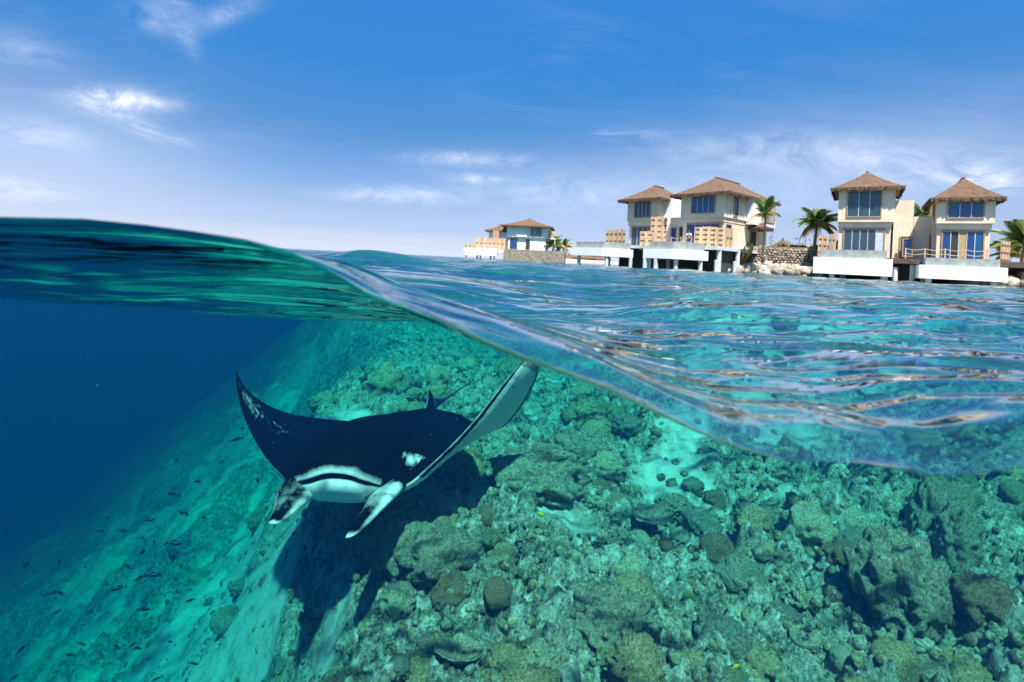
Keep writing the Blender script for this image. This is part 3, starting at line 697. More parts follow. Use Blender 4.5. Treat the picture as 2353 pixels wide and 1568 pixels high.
def fish(meshes, name, p, size, yaw, label, cat='fish', group=None):
    r_ = empty(name, p, yaw); r_.rotation_euler = (random.uniform(-.1, .1), random.uniform(-.2, .2), yaw); r_.scale = (size,) * 3
    for me, nn in zip(meshes, ('body', 'tail_fin', 'back_fin')): link(nn, me, r_)
    tag(r_, label, cat, group); return r_
FD = fish_mesh('dark', DARKF); FD2 = fish_mesh('slim', DARKF, .22); FY = fish_mesh('yellow', YELF, .5)
fish(FD2, 'reef_fish', P(399, 1136, 4.2), .12, R(170), 'slim dark fish, largest in the open blue water left of the manta ray')
fish(FD2, 'reef_fish', P(454, 1107, 4.6), .11, R(150), 'slim dark fish just above and right of the largest one')
fish(FD, 'reef_fish', P(283, 1220, 4.6), .09, R(10), 'small dark fish swimming in open blue water', group='small dark fish in the blue water')
spots = [(246,1190),(470,1190),(345,1196),(333,1238),(350,1246),(400,1249),(425,1180),(235,1221),(140,1295),(292,1303),(195,1302),(355,1322),(425,1180),(415,1300),(110,1365),(138,1363),(130,1408),(206,1408),(214,1407),(330,1270),(275,1352),
         (190,1480),(165,1505),(265,1487),(300,1484),(318,1490),(395,1475),(447,1525),(50,1495),(30,1560),(320,1330),(400,1282),(505,1062),(545,1010),(560,985),(478,714),(566,996),(700,1258),(590,1105),(402,1060),(330,1400),(60,1300),(360,1560),(440,1380)]
for i, (px, py) in enumerate(spots):
    fish(FD if i % 3 else FD2, 'reef_fish', P(px + random.uniform(-4, 4), py, random.uniform(3.6, 5.5)), random.uniform(.06, .11), random.uniform(0, 6.28), 'small dark fish swimming in open blue water', group='small dark fish in the blue water')
def over(px, py, d): 
    h = hit(px, py); e = Vector((0, 0, EYE)); return e + (h - e) * d
fish(FY, 'yellow_fish', over(1690, 1533, .88), .050, R(20), 'bright yellow fish over the coral at the very bottom of the reef')
fish(FY, 'yellow_fish', over(1244, 1183, .9), .075, R(150), 'yellow fish above the dark rocks right of the manta ray')
fish(FY, 'yellow_fish', over(1262, 1195, .9), .045, R(60), 'tiny yellow fish just below the yellow one by the dark rocks')
fish(FY, 'yellow_fish', over(2019, 1113, .9), .05, R(100), 'tiny yellow fish close under the waterline on the right')
fish(FY, 'yellow_fish', over(1795, 1163, .9), .045, R(200), 'tiny pale yellow fish above the coral stumps')

# fine particles drifting in the water
mb = MB(); vs, fs = ICO1
for _ in range(60):
    Y = random.uniform(1.2, 6); p = P(random.uniform(0, 1300), random.uniform(760, 1560), Y)
    r_ = random.uniform(.001, .0024); mb.add([p + v * r_ for v in vs], fs)
tag(mb.build('drifting_particles', WHITEP, None, True), 'pale specks drifting in the blue water', kind='stuff')

# ------------------------------------------------------------------ island: materials
STUCCO = rough_mat('cream_render', (.64, .52, .38), (.77, .66, .51), .9, .9, .15, .01)
WHITE = rough_mat('white_render', (.80, .79, .76), (.86, .85, .82), 2, .8, .1, .01)
CONC = rough_mat('grey_concrete', (.20, .225, .22), (.34, .36, .345), 2.0, .9, .3, .02)
PYL = rough_mat('pile_concrete', (.44, .47, .50), (.58, .60, .62), 2, .9, .2, .01)
THATCH = rough_mat('thatch', (.075, .042, .024), (.22, .13, .08), 2.6, .95, 1.0, .08, (1, 1, 5), detail=9)
WOOD = rough_mat('teak_boards', (.42, .26, .14), (.60, .42, .26), 4, .8, .3, .01, (6, 6, 1), rnd=.15)
WDARK = rough_mat('dark_timber', (.05, .035, .025), (.11, .08, .055), 4, .8, .2, .01)
FRAMEM = rough_mat('window_timber', (.34, .20, .11), (.46, .30, .18), 5, .7, .1, .01)
INT = rough_mat('dark_interior_and_deck_shade', (.02, .02, .02), (.05, .05, .045), 1, .9, 0)  # near-black colour stands in for unlit rooms and the shade under decks
ROPE = rough_mat('rope', (.50, .38, .20), (.62, .50, .30), 9, .9, .3, .01)
STONE = rough_mat('grey_stone', (.16, .13, .10), (.36, .31, .25), 2.4, .95, .6, .05, rnd=.35)
ROCK = rough_mat('shore_rock', (.24, .20, .15), (.52, .46, .37), 1.6, .95, .8, .08, rnd=.3)
SAND = rough_mat('island_sand', (.45, .40, .30), (.60, .55, .44), 1.0, .95, .3, .05)
BARK = rough_mat('palm_bark', (.16, .12, .085), (.30, .24, .17), 8, .95, .6, .02, (1, 1, 3))
FROND = rough_mat('palm_leaf', (.07, .13, .025), (.17, .23, .05), 3, .6, 0, rnd=.25)
FRONDY = rough_mat('dry_palm_leaf', (.30, .22, .06), (.42, .32, .10), 3, .7, 0, rnd=.2)
LEAF = rough_mat('shrub_leaf', (.06, .12, .02), (.14, .22, .05), 3, .6, 0, rnd=.2)
def glass_mat(name, c):
    m, nt, b = mat(name); b.inputs['Base Color'].default_value = (*c, 1); b.inputs['Roughness'].default_value = .04; b.inputs['Specular IOR Level'].default_value = .7
    f = noise(nt, coords(nt), .6, 3); L(nt, mixc(nt, f, c, tuple(x * 1.9 for x in c)), b.inputs['Base Color']); return m
GLASSB = glass_mat('blue_film_glass', (.003, .06, .15)); GLASST = glass_mat('teal_glass', (.02, .05, .07)); GLASSC = glass_mat('cobalt_film', (.004, .035, .13))

CURT = rough_mat('pale_curtain', (.45, .50, .55), (.60, .64, .68), 3, .8, .1, .01, (4, 4, 1))

def hip_roof(root, x0, x1, y0, y1, ze, zp, ov=.9, seed=0, name='roof'):
    X0, X1, Y0, Y1 = x0 - ov, x1 + ov, y0 - ov, y1 + ov
    wx, wy = X1 - X0, Y1 - Y0; run = min(wx, wy) / 2
    if wx > wy: r0 = Vector((X0 + run, (Y0 + Y1) / 2, zp)); r1 = Vector((X1 - run, (Y0 + Y1) / 2, zp))
    else: r0 = Vector(((X0 + X1) / 2, Y0 + run, zp)); r1 = Vector(((X0 + X1) / 2, Y1 - run, zp))
    c = [Vector((X0, Y0, ze)), Vector((X1, Y0, ze)), Vector((X1, Y1, ze)), Vector((X0, Y1, ze))]
    if wx > wy: sides = [(c[0], c[1], r0, r1), (c[1], c[2], r1, r1), (c[2], c[3], r1, r0), (c[3], c[0], r0, r0)]
    else: sides = [(c[0], c[1], r0, r0), (c[1], c[2], r0, r1), (c[2], c[3], r1, r1), (c[3], c[0], r1, r0)]
    mb = MB(); fr = MB(); cen = (c[0] + c[2]) / 2; rr = random.Random(seed)
    for a, b, ra, rb in sides:
        n = 26; m_ = 9; vs = []
        for j in range(m_ + 1):
            v = j / m_; sag = -.10 * math.sin(math.pi * v)
            for i in range(n + 1):
                u = i / n; lo = a.lerp(b, u); hi = ra.lerp(rb, u); p = lo.lerp(hi, v)
                edge = min(1, 4 * min(u, 1 - u)) * (1 if v < 1 else 0)
                p.z += sag + .07 * edge * mn.noise(p * 1.7 + Vector((seed, 0, 0))) + .05 * edge * mn.noise(p * 5)
                vs.append(p)
        W = n + 1
        mb.add(vs, [(j * W + i, j * W + i + 1, (j + 1) * W + i + 1, (j + 1) * W + i) for j in range(m_) for i in range(n)])
        out = ((a + b) / 2 - cen); out.z = 0; out.normalize(); ln = (b - a).length; k = int(ln / .11)
        # ragged hanging fringe, two layers
        for lay in (0, 1):
            for i in range(k):
                u = (i + rr.uniform(0, .5)) / k; p = a.lerp(b, min(u, 1)) + out * (.03 - .12 * lay) + Vector((0, 0, .03)); q = a.lerp(b, min(1, u + .17 / ln)) + out * (.03 - .12 * lay) + Vector((0, 0, .03))
                dl = rr.uniform(.18, .42); t_ = Vector((rr.uniform(-.05, .05), rr.uniform(-.05, .05), -dl)) - out * .04
                fr.add([p - out * .10 + Vector((0, 0, .05)), q - out * .10 + Vector((0, 0, .05)), q + t_, p + t_ * .9, p, q], [(4, 5, 2, 3), (0, 1, 5, 4), (3, 2, 1, 0)])
    mb.add([c[0] + Vector((.1, .1, -.06)), c[1] + Vector((-.1, .1, -.06)), c[2] + Vector((-.1, -.1, -.06)), c[3] + Vector((.1, -.1, -.06))], [(3, 2, 1, 0)])
    ro = mb.build(name, THATCH, root, True); fo = fr.build('thatch_fringe', THATCH, ro); fo['kind'] = 'stuff'
    cap = MB(); cap.tube([r0 + Vector((0, 0, 0)), (r0 + r1) / 2 + Vector((0, 0, .03)), r1 + Vector((0.02, 0.02, 0))], [.14, .13, .14], 8); cap.build('ridge_cap', THATCH, ro, True)
    return ro

def window(root, face, a0, a1, z0, z1, at, glass, panes=3, name='window', depth=.12):
    """face 'f': on the wall y = at looking to -y, spanning x a0..a1; 'r': on x = at looking to +x, spanning y; 'l': on x = at looking to -x"""
    def bx(mb, u0, u1, w0, w1, d0, d1):    # d along the outward normal
        if face == 'f': mb.box((u0, at - d1, w0), (u1, at - d0, w1))
        elif face == 'r': mb.box((at + d0, u0, w0), (at + d1, u1, w1))
        else: mb.box((at - d1, u0, w0), (at - d0, u1, w1))
    fr = MB(); t = .10
    bx(fr, a0 - t, a1 + t, z0 - t, z0, .0, .10); bx(fr, a0 - t, a1 + t, z1, z1 + t, .0, .10); bx(fr, a0 - t, a0, z0, z1, .0, .10); bx(fr, a1, a1 + t, z0, z1, .0, .10)
    w_ = fr.build(name, FRAMEM, root)
    st = (a1 - a0) / panes
    for i in range(panes):
        g = MB(); bx(g, a0 + i * st + (.03 if i else 0), a0 + (i + 1) * st - (.03 if i < panes - 1 else 0), z0, z1, .012, .035); g.build('pane', glass[i % len(glass)] if isinstance(glass, list) else glass, w_)
        if i: m_ = MB(); bx(m_, a0 + i * st - .03, a0 + i * st + .03, z0, z1, .013, .075); m_.build('mullion', PYL, w_)
    return w_
def walls(root, x0, x1, y0, y1, z0, z1, m=None, name='wall'):
    mb = MB(); mb.box((x0, y0, z0), (x1, y1, z1)); return mb.build(name, m or STUCCO, root)
def screen(root, p0, p1, z0, z1, n, rungs=3):
    """a panel of upright boards with dark rungs"""
    p0 = Vector((*p0, 0)); p1 = Vector((*p1, 0)); d = (p1 - p0) / n; out = Vector((d.y, -d.x, 0)).normalized()
    if out.y > .3: out = -out
    rt = MB(); back_ = out * -.05
    for zz in (z0 + .15, z1 - .25): 
        a = p0 + back_; b = p1 + back_; rt.add([a + Vector((0, 0, zz)), b + Vector((0, 0, zz)), b + Vector((0, 0, zz + .1)), a + Vector((0, 0, zz + .1))] + [q - out * .05 for q in (a + Vector((0, 0, zz)), b + Vector((0, 0, zz)), b + Vector((0, 0, zz + .1)), a + Vector((0, 0, zz + .1)))], [(0, 1, 2, 3), (7, 6, 5, 4), (3, 2, 6, 7), (0, 4, 5, 1)])
    s_ = rt.build('timber_screen', WOOD, root)
    for i in range(n):
        mb = MB(); a = p0 + d * (i + .04); b = p0 + d * (i + .96); z2 = z1 + random.uniform(-.05, .1)
        v = [a, b, b + out * .04, a + out * .04]; mb.add([q + Vector((0, 0, z0)) for q in v] + [q + Vector((0, 0, z2)) for q in v], [(0, 3, 2, 1), (4, 5, 6, 7), (0, 1, 5, 4), (1, 2, 6, 5), (2, 3, 7, 6), (3, 0, 4, 7)])
        mb.build('board', WOOD, s_)
    for i in range(0, n, 2):
        for k in range(rungs):
            z = z0 + (k + .6) * (z1 - z0) / (rungs + .2); mb = MB(); a = p0 + d * (i + .25) + out * .05; b = p0 + d * (i + 1.35) + out * .05
            v = [a, b, b + out * .05, a + out * .05]; mb.add([q + Vector((0, 0, z)) for q in v] + [q + Vector((0, 0, z + .09)) for q in v], [(0, 3, 2, 1), (4, 5, 6, 7), (0, 1, 5, 4), (1, 2, 6, 5), (2, 3, 7, 6), (3, 0, 4, 7)])
            mb.build('rung', WDARK, s_)
    return s_
def basin(root, x0, x1, y0, y1, zb, zt, zc, cham=1.0):
    mb = MB(); pts = [(x0, y0), (x1 - cham, y0), (x1, y0 + cham), (x1, y1), (x0, y1)]
    mb.prism(pts, zb, zt); b_ = mb.build('plunge_pool', WHITE, root)
    i = .45; mb = MB(); mb.prism([(x0 + i, y0 + i), (x1 - cham - i * .4, y0 + i), (x1 - i, y0 + cham + i * .4), (x1 - i, y1), (x0 + i, y1)], zt + .001, zc); mb.build('pool_wall', CONC, b_); return b_
def piles(root, pts, z1, r=.22):
    for x, y in pts:
        mb = MB(); mb.tube([(x, y, -4.5), (x, y, z1 + .02)], [r, r], 10, cap=False); mb.build('pile', PYL, root, True)
def rail(root, pts, z, h=1.0):
    mb = MB()
    for x, y in pts: mb.box((x - .05, y - .05, z), (x + .05, y + .05, z + h))
    r_ = mb.build('railing_posts', WOOD, root); r_['kind'] = 'stuff'
    for hh in (.5, .92):
        mb = MB()
        for (a, b), (c, d) in zip(pts, pts[1:]):
            mb.tube([(a + (c - a) * t, b + (d - b) * t, z + h * hh - .14 * math.sin(math.pi * t)) for t in (0, .25, .5, .75, 1)], [.03] * 5, 5)
        mb.build('rope', ROPE, root)

def tower(root, x0, x1, y0, y1, zd, zm, ze, zp, glass_up, glass_dn, side='r', seed=1, fw=None, down=True, jut=.45, nup=4, ndn=4, ov=.95):
    walls(root, x0, x1, y0, y1, zd, zm - .5)
    walls(root, x0 - .06, x1 + .06, y0 - jut * .55, y1, zm - .5, zm - .02)
    walls(root, x0 - .12, x1 + .22, y0 - jut, y1 + .1, zm, ze)
    hip_roof(root, x0 - .1, x1 + .2, y0 - jut, y1, ze - .12, zp, ov, seed)
    wv = x1 - x0
    a0, a1 = fw or (x0 + .26 * wv, x0 + .80 * wv)
    window(root, 'f', a0, a1, zm + .55, ze - .45, y0 - jut, glass_up, nup)
    if down: window(root, 'f', x0 + .12 * wv, x1 - .12 * wv, zd + .12, zm - .75, y0, glass_dn, ndn, 'glass_door')
    glass_dn = glass_dn[0] if isinstance(glass_dn, list) else glass_dn
    if side in ('r', 'b'): window(root, 'r', y0 + 1.6, y0 + 2.4, zm + .35, ze - .5, x1 + .22, glass_dn, 1)
    if side in ('l', 'b'): window(root, 'l', y0 + .8, y0 + 2.0, zm + .35, ze - .5, x0 - .12, glass_dn, 1)

# ------------------------------------------------------------------ the middle villa pair
TH = R(-50)
c0 = P(1660, 600, 57.0)
va = empty('villa', (c0.x, c0.y, 0), TH)
zd, zm, ze, zp = 2.75, 6.15, 8.95, 11.1
tower(va, -5.1, 0, 0, 10.6, zd, zm, ze, zp, GLASSB, GLASSC, 'r', 3)
tower(va, -13.1, -8.9, .3, 6.5, zd, zm - .2, ze - .1, zp - .35, GLASST, GLASST, 'r', 5)
walls(va, -8.85, -7.4, 1.2, 8.0, zd, ze - .1, WHITE)                 # tall white party wall
walls(va, -7.35, -5.2, .8, 7.0, zd, zm + .25)
window(va, 'f', -7.1, -6.5, zd + .1, zd + 2.3, .8, GLASSC, 1, 'window'); window(va, 'f', -6.0, -5.5, zd + .1, zd + 2.4, .8, INT, 1, 'doorway')
walls(va, .24, 1.0, 4.6, 10.6, zm - .4, ze - .15, WHITE, 'side_bay'); window(va, 'r', 8.0, 10.2, zm + .2, ze - .5, 1.0, CONC, 1)
window(va, 'r', .4, 1.5, zd + .1, zm - .8, .0, GLASSC, 1)
window(va, 'r', 6.2, 7.6, zd + .05, zd + 2.3, .0, INT, 1, 'doorway')
pr = MB(); hip_roof(va, .2, 1.5, 5.9, 7.9, zd + 2.7, zd + 3.5, .35, 9, 'porch_roof')
dk = MB(); dk.box((-13.6, -3.6, zd - .38), (1.2, 9, zd - .02)); dk.build('deck', PYL, va)
ud = MB(); ud.box((-12.6, -2.2, -.3), (0.6, 9.2, zd - .4)); ud.build('undercroft_shade_block', INT, va)  # dark block put where the space under the deck lies in shade
basin(va, -4.4, .3, -8.6, -3.62, 1.15, 2.15, 2.95, 1.2); basin(va, -15.6, -9.4, -8.0, -3.62, 1.2, 2.15, 2.9, 1.2)
piles(va, [(-4, -8), (-.9, -7.8), (0, -4.6), (-3.9, -4.5), (-14.6, -7.5), (-10.4, -7.3), (-9.3, -4.2), (-12.8, -4), (-6.5, -3.2), (.9, -3), (.9, 1), (-8, -3.2)], 1.3)
piles(va, [(-6.5, -3.0), (.95, -2.6), (1.0, 1.4), (-8, -3.0)], 2.4, .26)
screen(va, (-13.9, -3.4), (-10.9, -3.4), zd - .1, zd + 1.9, 9, 2)
screen(va, (-8.8, -3.3), (-7.4, -2.2), zd - .6, zd + 1.7, 4); screen(va, (-8.7, -1.4), (-7.2, -.2), zd, zd + 3.6, 5, 5)
screen(va, (-1.7, -3.2), (.9, -1.3), zd - .1, zd + 2.1, 8, 4); screen(va, (.95, -1.3), (.95, .2), zd - .1, zd + 2.1, 4, 1)
rail(va, [(-8, -3.3), (-6.8, -3.4), (-5.6, -3.4), (-4.4, -3.4), (-3.2, -3.4), (-1.9, -3.4)], zd)
tag(va, 'cream two storey villa pair on piles with thatched roofs left of the stone wall', 'villa')
# garden annex behind it
h0 = P(1790, 590, 66); an = empty('garden_hut', (h0.x, h0.y, 1.4), R(-40))
walls(an, -1.0, 1.2, 0, 2.2, 0, 2.1); hip_roof(an, -.9, 1.1, .1, 2.1, 2.2, 3.3, .45, 12); walls(an, 1.25, 4.2, .2, .5, 0, 2.6, None, 'garden_wall')
walls(an, -2.9, -1.05, .2, .5, 0, 1.7, None, 'garden_wall')
tag(an, 'low cream garden hut with a thatched cap behind the middle villa', 'hut')

# ------------------------------------------------------------------ the right villa pair
c1 = P(2052, 600, 50.0)
vb = empty('villa', (c1.x, c1.y, 0), R(-34))
z3 = [P(1990, y_, 50).z for y_ in (592, 508, 426, 382)]
tower(vb, -4.6, -.3, 0, 5.6, z3[0], z3[1], z3[2], z3[3], GLASST, [GLASST, GLASST, GLASST, GLASST, CURT], 'r', 21, fw=(-3.9, -1.2), nup=3, ndn=5, ov=.72)
walls(vb, -.05, 1.5, 1.2, 5.4, z3[0], z3[1] + 2.3, None, 'side_bay')
walls(vb, 1.55, 5.2, 1.6, 6.5, z3[0] - .2, z3[1] + .7)
window(vb, 'f', 2.9, 4.4, z3[0], z3[0] + 2.5, 1.6, INT, 1, 'doorway')
window(vb, 'f', .6, 1.4, z3[0] + .1, z3[0] + 2.2, 1.2, GLASST, 1)
dk = MB(); dk.box((-6.4, -2.6, z3[0] - .5), (11.6, 7, z3[0] - .02)); dk.build('deck', WDARK, vb)
ud = MB(); ud.box((-5.6, -1.2, -.4), (9.4, 7.2, z3[0] - .52)); ud.build('undercroft_shade_block', INT, vb)  # painted-dark block standing in for the shade below this deck
basin(vb, -6.3, -.3, -6.6, -2.62, .42, z3[0] - .25, z3[0] + .5, .3)
piles(vb, [(-4.8, -6.1), (-4.0, -4.2), (-.9, -6.0), (-.7, -3.6), (-5.8, -2), (1.4, -2), (2.2, -2.2), (5.6, -2.4)], z3[0] - .6)
screen(vb, (-6.3, -1.4), (-5.5, -.5), z3[0], z3[0] + 2.1, 4)
screen(vb, (-5.4, -.45), (-4.75, -.45), z3[0], z3[0] + 2.3, 4, 2)
tb = MB(); tb.tube([(-3.2, 0, z3[1] + .56), (-3.2, 0, z3[1] + 1.0)], [.3, .38], 12)
# right half, turned a little further towards the shore
c2 = P(2272, 600, 46.0)
vb.rotation_euler = (0, 0, R(-34)); bpy.context.view_layer.update()
z4 = [P(2220, y_, 46).z for y_ in (606, 512, 455, 402)]
q2 = vb.matrix_world.inverted() @ Vector((c2.x, c2.y, 0)); sx = q2.x; sy = q2.y
tower(vb, sx - 3.7, sx, sy, sy + 5.4, z4[0], z4[1], z4[2] + .15, z4[3] + .15, GLASSB, [GLASSC, INT, OCHRE, GLASSC, GLASSB], 'b', 25, fw=(sx - 3.0, sx - .6), nup=3, ndn=5, ov=.62)
walls(vb, 5.25, sx - 3.95, sy + .8, sy + 5.5, z4[0], z4[1] + .7)
window(vb, 'f', sx - 6.1, sx - 5.45, z4[0] + .6, z4[0] + 2.2, sy + .8, GLASSC, 1)
basin(vb, sx - 5.3, sx + .4, sy - 5.4, sy - 1.6, .42, z4[0] - .35, z4[0] + .3, .4)
dk = MB(); dk.box((11.65, sy - 1.55, z4[0] - .5), (sx + 1.2, sy + 7, z4[0] - .03)) if sx > 11 else dk.box((5, sy - 1.55, z4[0] - .5), (sx + 1.2, sy - .1, z4[0] - .03)); dk.build('deck', WDARK, vb)
piles(vb, [(sx - 4.6, sy - 5), (sx - .4, sy - 4.8), (sx - .2, sy - 2.4), (sx - 6.8, sy - 2.0), (sx - 4.4, sy - 2.4)], z4[0] - .6)
rail(vb, [(.8, -2.4), (2.2, -2.45), (3.6, -2.5), (5.0, -2.5), (6.4, -2.5)], z3[0])
screen(vb, (sx + .5, sy - 1.3), (sx + 1.5, sy + .9), z4[0], z4[0] + 2.1, 7)
tag(vb, 'cream villa pair on piles right of the stone wall, blue panes in its right tower', 'villa')

# ------------------------------------------------------------------ the far villa
c3 = P(1166, 580, 112.0); vc = empty('villa', (c3.x, c3.y, 0), R(-8))
zz = [P(1200, y_, 112).z for y_ in (574, 546, 519, 500)]
walls(vc, 0, 8.3, 0, 8, zz[0], zz[1], WHITE); walls(vc, -.3, 8.5, -.4, 8, zz[1] + .02, zz[2], WHITE, 'upper_wall')
hip_roof(vc, -.3, 8.5, -.4, 8, zz[2] - .1, zz[3], 1.1, 31)
walls(vc, -4.6, -.35, 1.5, 8, zz[0], zz[2] - 1.3, WHITE, 'wing_wall'); hip_roof(vc, -4.6, -.4, 1.5, 8, zz[2] - 1.25, zz[3] - 1.6, .8, 33, 'wing_roof')
window(vc, 'f', .5, 2.0, zz[0] + .05, zz[1] - .35, 0, GLASSC, 1); window(vc, 'f', 4.0, 4.8, zz[0] + .05, zz[1] - .45, 0, INT, 1, 'doorway')
window(vc, 'f', 5.0, 7.2, zz[1] + .5, zz[2] - .45, -.4, CONC, 1)
walls(vc, 1.9, 4.1, -.62, -.42, zz[1] + .1, zz[2] - .25, WHITE, 'bay')
st = MB(); st.box((-.6, -1.4, -1), (12.5, 7, zz[0] - .05)); st.build('stone_plinth', STONE, vc)
dk = MB(); dk.box((-9.4, -1.6, zz[0] - 1.0), (-.65, 5, zz[0] - .4)); dk.build('deck', WHITE, vc)
dk = MB(); dk.box((-6, -3.4, zz[0] - 1.7), (-1.8, -1.65, zz[0] - .1)); dk.build('plunge_pool', WHITE, vc)
dk = MB(); dk.box((-8.8, -2.8, zz[0] - 1.8), (-6.1, -1.65, zz[0] - .8)); dk.build('terrace', WHITE, vc)
piles(vc, [(-9, -1), (-6.5, -1), (-5.4, -2.8), (-2.4, -2.8), (-3.5, -1)], zz[0] - .9, .18)
screen(vc, (-7.0, -1.2), (-.4, -.9), zz[0] - .3, zz[0] + 2.2, 14, 1); screen(vc, (-3.3, -.6), (-2.0, -.6), zz[0], zz[0] + 3.8, 3, 1); screen(vc, (-9.3, -1.2), (-7.1, -1.2), zz[0] - .3, zz[0] + .7, 5, 1)
screen(vc, (8.7, .1), (10.3, .1), zz[1] + .1, zz[1] + 1.6, 4, 1)
dk = MB(); dk.box((8.55, -.2, zz[1] - .15), (10.4, 3, zz[1] + .05)); dk.build('balcony', WHITE, vc)
piles(vc, [(10.2, 0)], zz[1] - .2, .12)
tag(vc, 'small distant white villa with a ridged thatched roof on a stone plinth', 'villa')
for k, (px, ww, Y, lab) in enumerate([(1312, 7, 230, 'tiny far thatched hut just right of the distant palms'), (1352, 9, 210, 'far thatched hut seen low over the waves, widest of three'), (1385, 7, 205, 'tiny far thatched hut half under the pool of the middle villa')]):
    p = P(px, 590, Y); hh = empty('thatched_hut', (p.x, p.y, 0), R(15 * k)); walls(hh, -ww / 2, ww / 2, 0, 5, -.5, 2.2, WHITE); hip_roof(hh, -ww / 2, ww / 2, 0, 5, 2.2, 4.2, .7, 50 + k); tag(hh, lab, 'hut')

# ------------------------------------------------------------------ ground of the island, stone walls, shore rocks
def shore(px, Y): p = P(px, 600, Y); return (p.x, p.y)
def bank(name, front, depth, z, label):
    """a strip of land behind a shore line, sloping down under water in front"""
    mb = MB(); fr_ = [Vector((x, y, 0)) for x, y in front]; n = len(fr_)
    rows_ = []
    for f_, zz_ in ((-2.6, -2.6), (0, .25), (.5, z), (depth, z + .3), (depth + 30, z)):
        rows_.append([p + Vector((p.x, p.y, 0)).normalized() * f_ + Vector((0, 0, zz_)) for p in fr_])
    mb.add([p for r_ in rows_ for p in r_], [(j * n + i, j * n + i + 1, (j + 1) * n + i + 1, (j + 1) * n + i) for j in range(4) for i in range(n - 1)])
    o = mb.build(name, SAND, None, True); tag(o, label, kind='structure'); return o
bank('island_ground', [shore(1560, 70), shore(1640, 66), shore(1700, 62), shore(1780, 60), shore(1870, 58), shore(1960, 58), shore(2080, 57), shore(2200, 56), shore(2290, 52), shore(2345, 46), shore(2480, 40), shore(2700, 34)], 18, 1.3, 'sandy ground of the island behind the stone walls')
bank('island_ground', [shore(1190, 118), shore(1240, 114), shore(1300, 118), shore(1340, 135), shore(1420, 180)], 20, 1.0, 'low sandy spit by the distant villa')

def stone_wall(p0, p1, z0, z1, label, sz=.34):
    a = Vector((*p0, 0)); b = Vector((*p1, 0)); d = b - a; ln = d.length; u = d / ln; out = Vector((u.y, -u.x, 0))
    if out.y > 0: out = -out
    root = empty('stone_wall', a); core = MB(); o = Vector((0, 0, 0))
    v = [o - out * .1, d - out * .1, d - out * .8, o - out * .8]
    core.add([q + Vector((0, 0, z0)) for q in v] + [q + Vector((0, 0, z1 - .05)) for q in v], [(0, 3, 2, 1), (4, 5, 6, 7), (0, 1, 5, 4), (1, 2, 6, 5), (2, 3, 7, 6), (3, 0, 4, 7)]); core.build('core', STONE, root)
    rr = random.Random(int(ln * 10)); big_, stuff = [], MB(); proto = [MB() for _ in range(4)]; pm = []
    for i_, pb in enumerate(proto):
        vs, fs = ICO1; pb.add([Vector((q.x * .5, q.y * .35, q.z * .5)) * (1 + .35 * mn.noise(q * 1.5 + Vector((i_ * 9, 0, 0)))) for q in vs], fs); pm.append(pb.mesh('stone', STONE))
    z = z0 + sz / 2; cnt = 0; n_row = int((z1 - z0) / (sz * .82)); n_col = int(ln / (sz * 1.05)); tot_ = n_row * n_col
    for j in range(n_row):
        for i in range(n_col):
            p = u * ((i + .5 * (j % 2) + rr.uniform(-.15, .15)) * sz * 1.05) + out * rr.uniform(-.06, .03) + Vector((0, 0, z + rr.uniform(-.04, .04)))
            s = sz * rr.uniform(.85, 1.25); rz = math.atan2(u.y, u.x)
            if cnt < 290:
                so_ = link('stone', pm[rr.randrange(4)], root); so_.location = p; so_.scale = (s * 1.15, s, s); so_.rotation_euler = (0, rr.uniform(-.3, .3), rz)
            else:
                M = Matrix.Rotation(rz, 3, 'Z'); vs, fs = ICO1; stuff.add([p + M @ Vector((q.x * .55, q.y * .35, q.z * .5)) * s * (1 + .3 * mn.noise(q * 1.5 + p)) for q in vs], fs)
            cnt += 1
        z += sz * .82
    if stuff.v: so_ = stuff.build('stones', STONE, root); so_['kind'] = 'stuff'
    tag(root, label, 'wall'); return root
zw = P(1760, 566, 60).z
stone_wall(shore(1676, 61), shore(1876, 57.5), .55, zw, 'long brown dry stone wall between the two villa pairs')
stone_wall(shore(2298, 50), shore(2420, 40), .4, P(2330, 640, 46).z + .6, 'grey dry stone wall at the far right end of the shore')

rockm = [displaced(ICO2, sh_rock(70 + s, .55), 'shore_rock', ROCK) for s in range(6)]
def rocks(n, fa, size, label, group, wh):
    for _ in range(n):
        t = random.random(); p = fa(t); o = link('shore_rock', random.choice(rockm)); s = random.uniform(*size)
        o.location = p; o.scale = (s, s * random.uniform(.7, 1.1), s * random.uniform(.6, .9)); o.rotation_euler = [random.uniform(0, 6.28) for _ in range(3)]
        sz = 'small' if s < size[0] + .33 * (size[1] - size[0]) else 'large' if s > size[0] + .7 * (size[1] - size[0]) else 'mid-sized'
        ht = 'at the waterline' if p.z < .3 else 'high in the pile' if p.z > .7 else 'midway up'
        tag(o, f'{sz} {label}, {ht}, {wh[min(len(wh) - 1, int(t * len(wh)))]}', 'rock', group)
def f1(t):
    a = P(1630 + 255 * t, 600, 58.5 - 2.5 * t); k = random.random(); return Vector((a.x, a.y + 1.2 - 2.6 * k, .75 - .75 * k + .45 * random.random()))
rocks(120, f1, (.28, .62), 'pale boulder below the long stone wall', 'boulders below the long stone wall', ['by the villa piles', 'under the dry fronds', 'mid wall', 'below the hut', 'below the full palm', 'at the wall end'])
def f2(t):
    a = P(2200 + 200 * t, 600, 45 - 2 * t); k = random.random(); return Vector((a.x, a.y + 1.5 - 3.2 * k, .7 - .8 * k + .4 * random.random()))
rocks(80, f2, (.25, .55), 'pale boulder below the right tower', 'boulders below the right tower', ['behind the pool', 'at the pool corner', 'by the grey wall', 'under the wall', 'by the frame edge'])
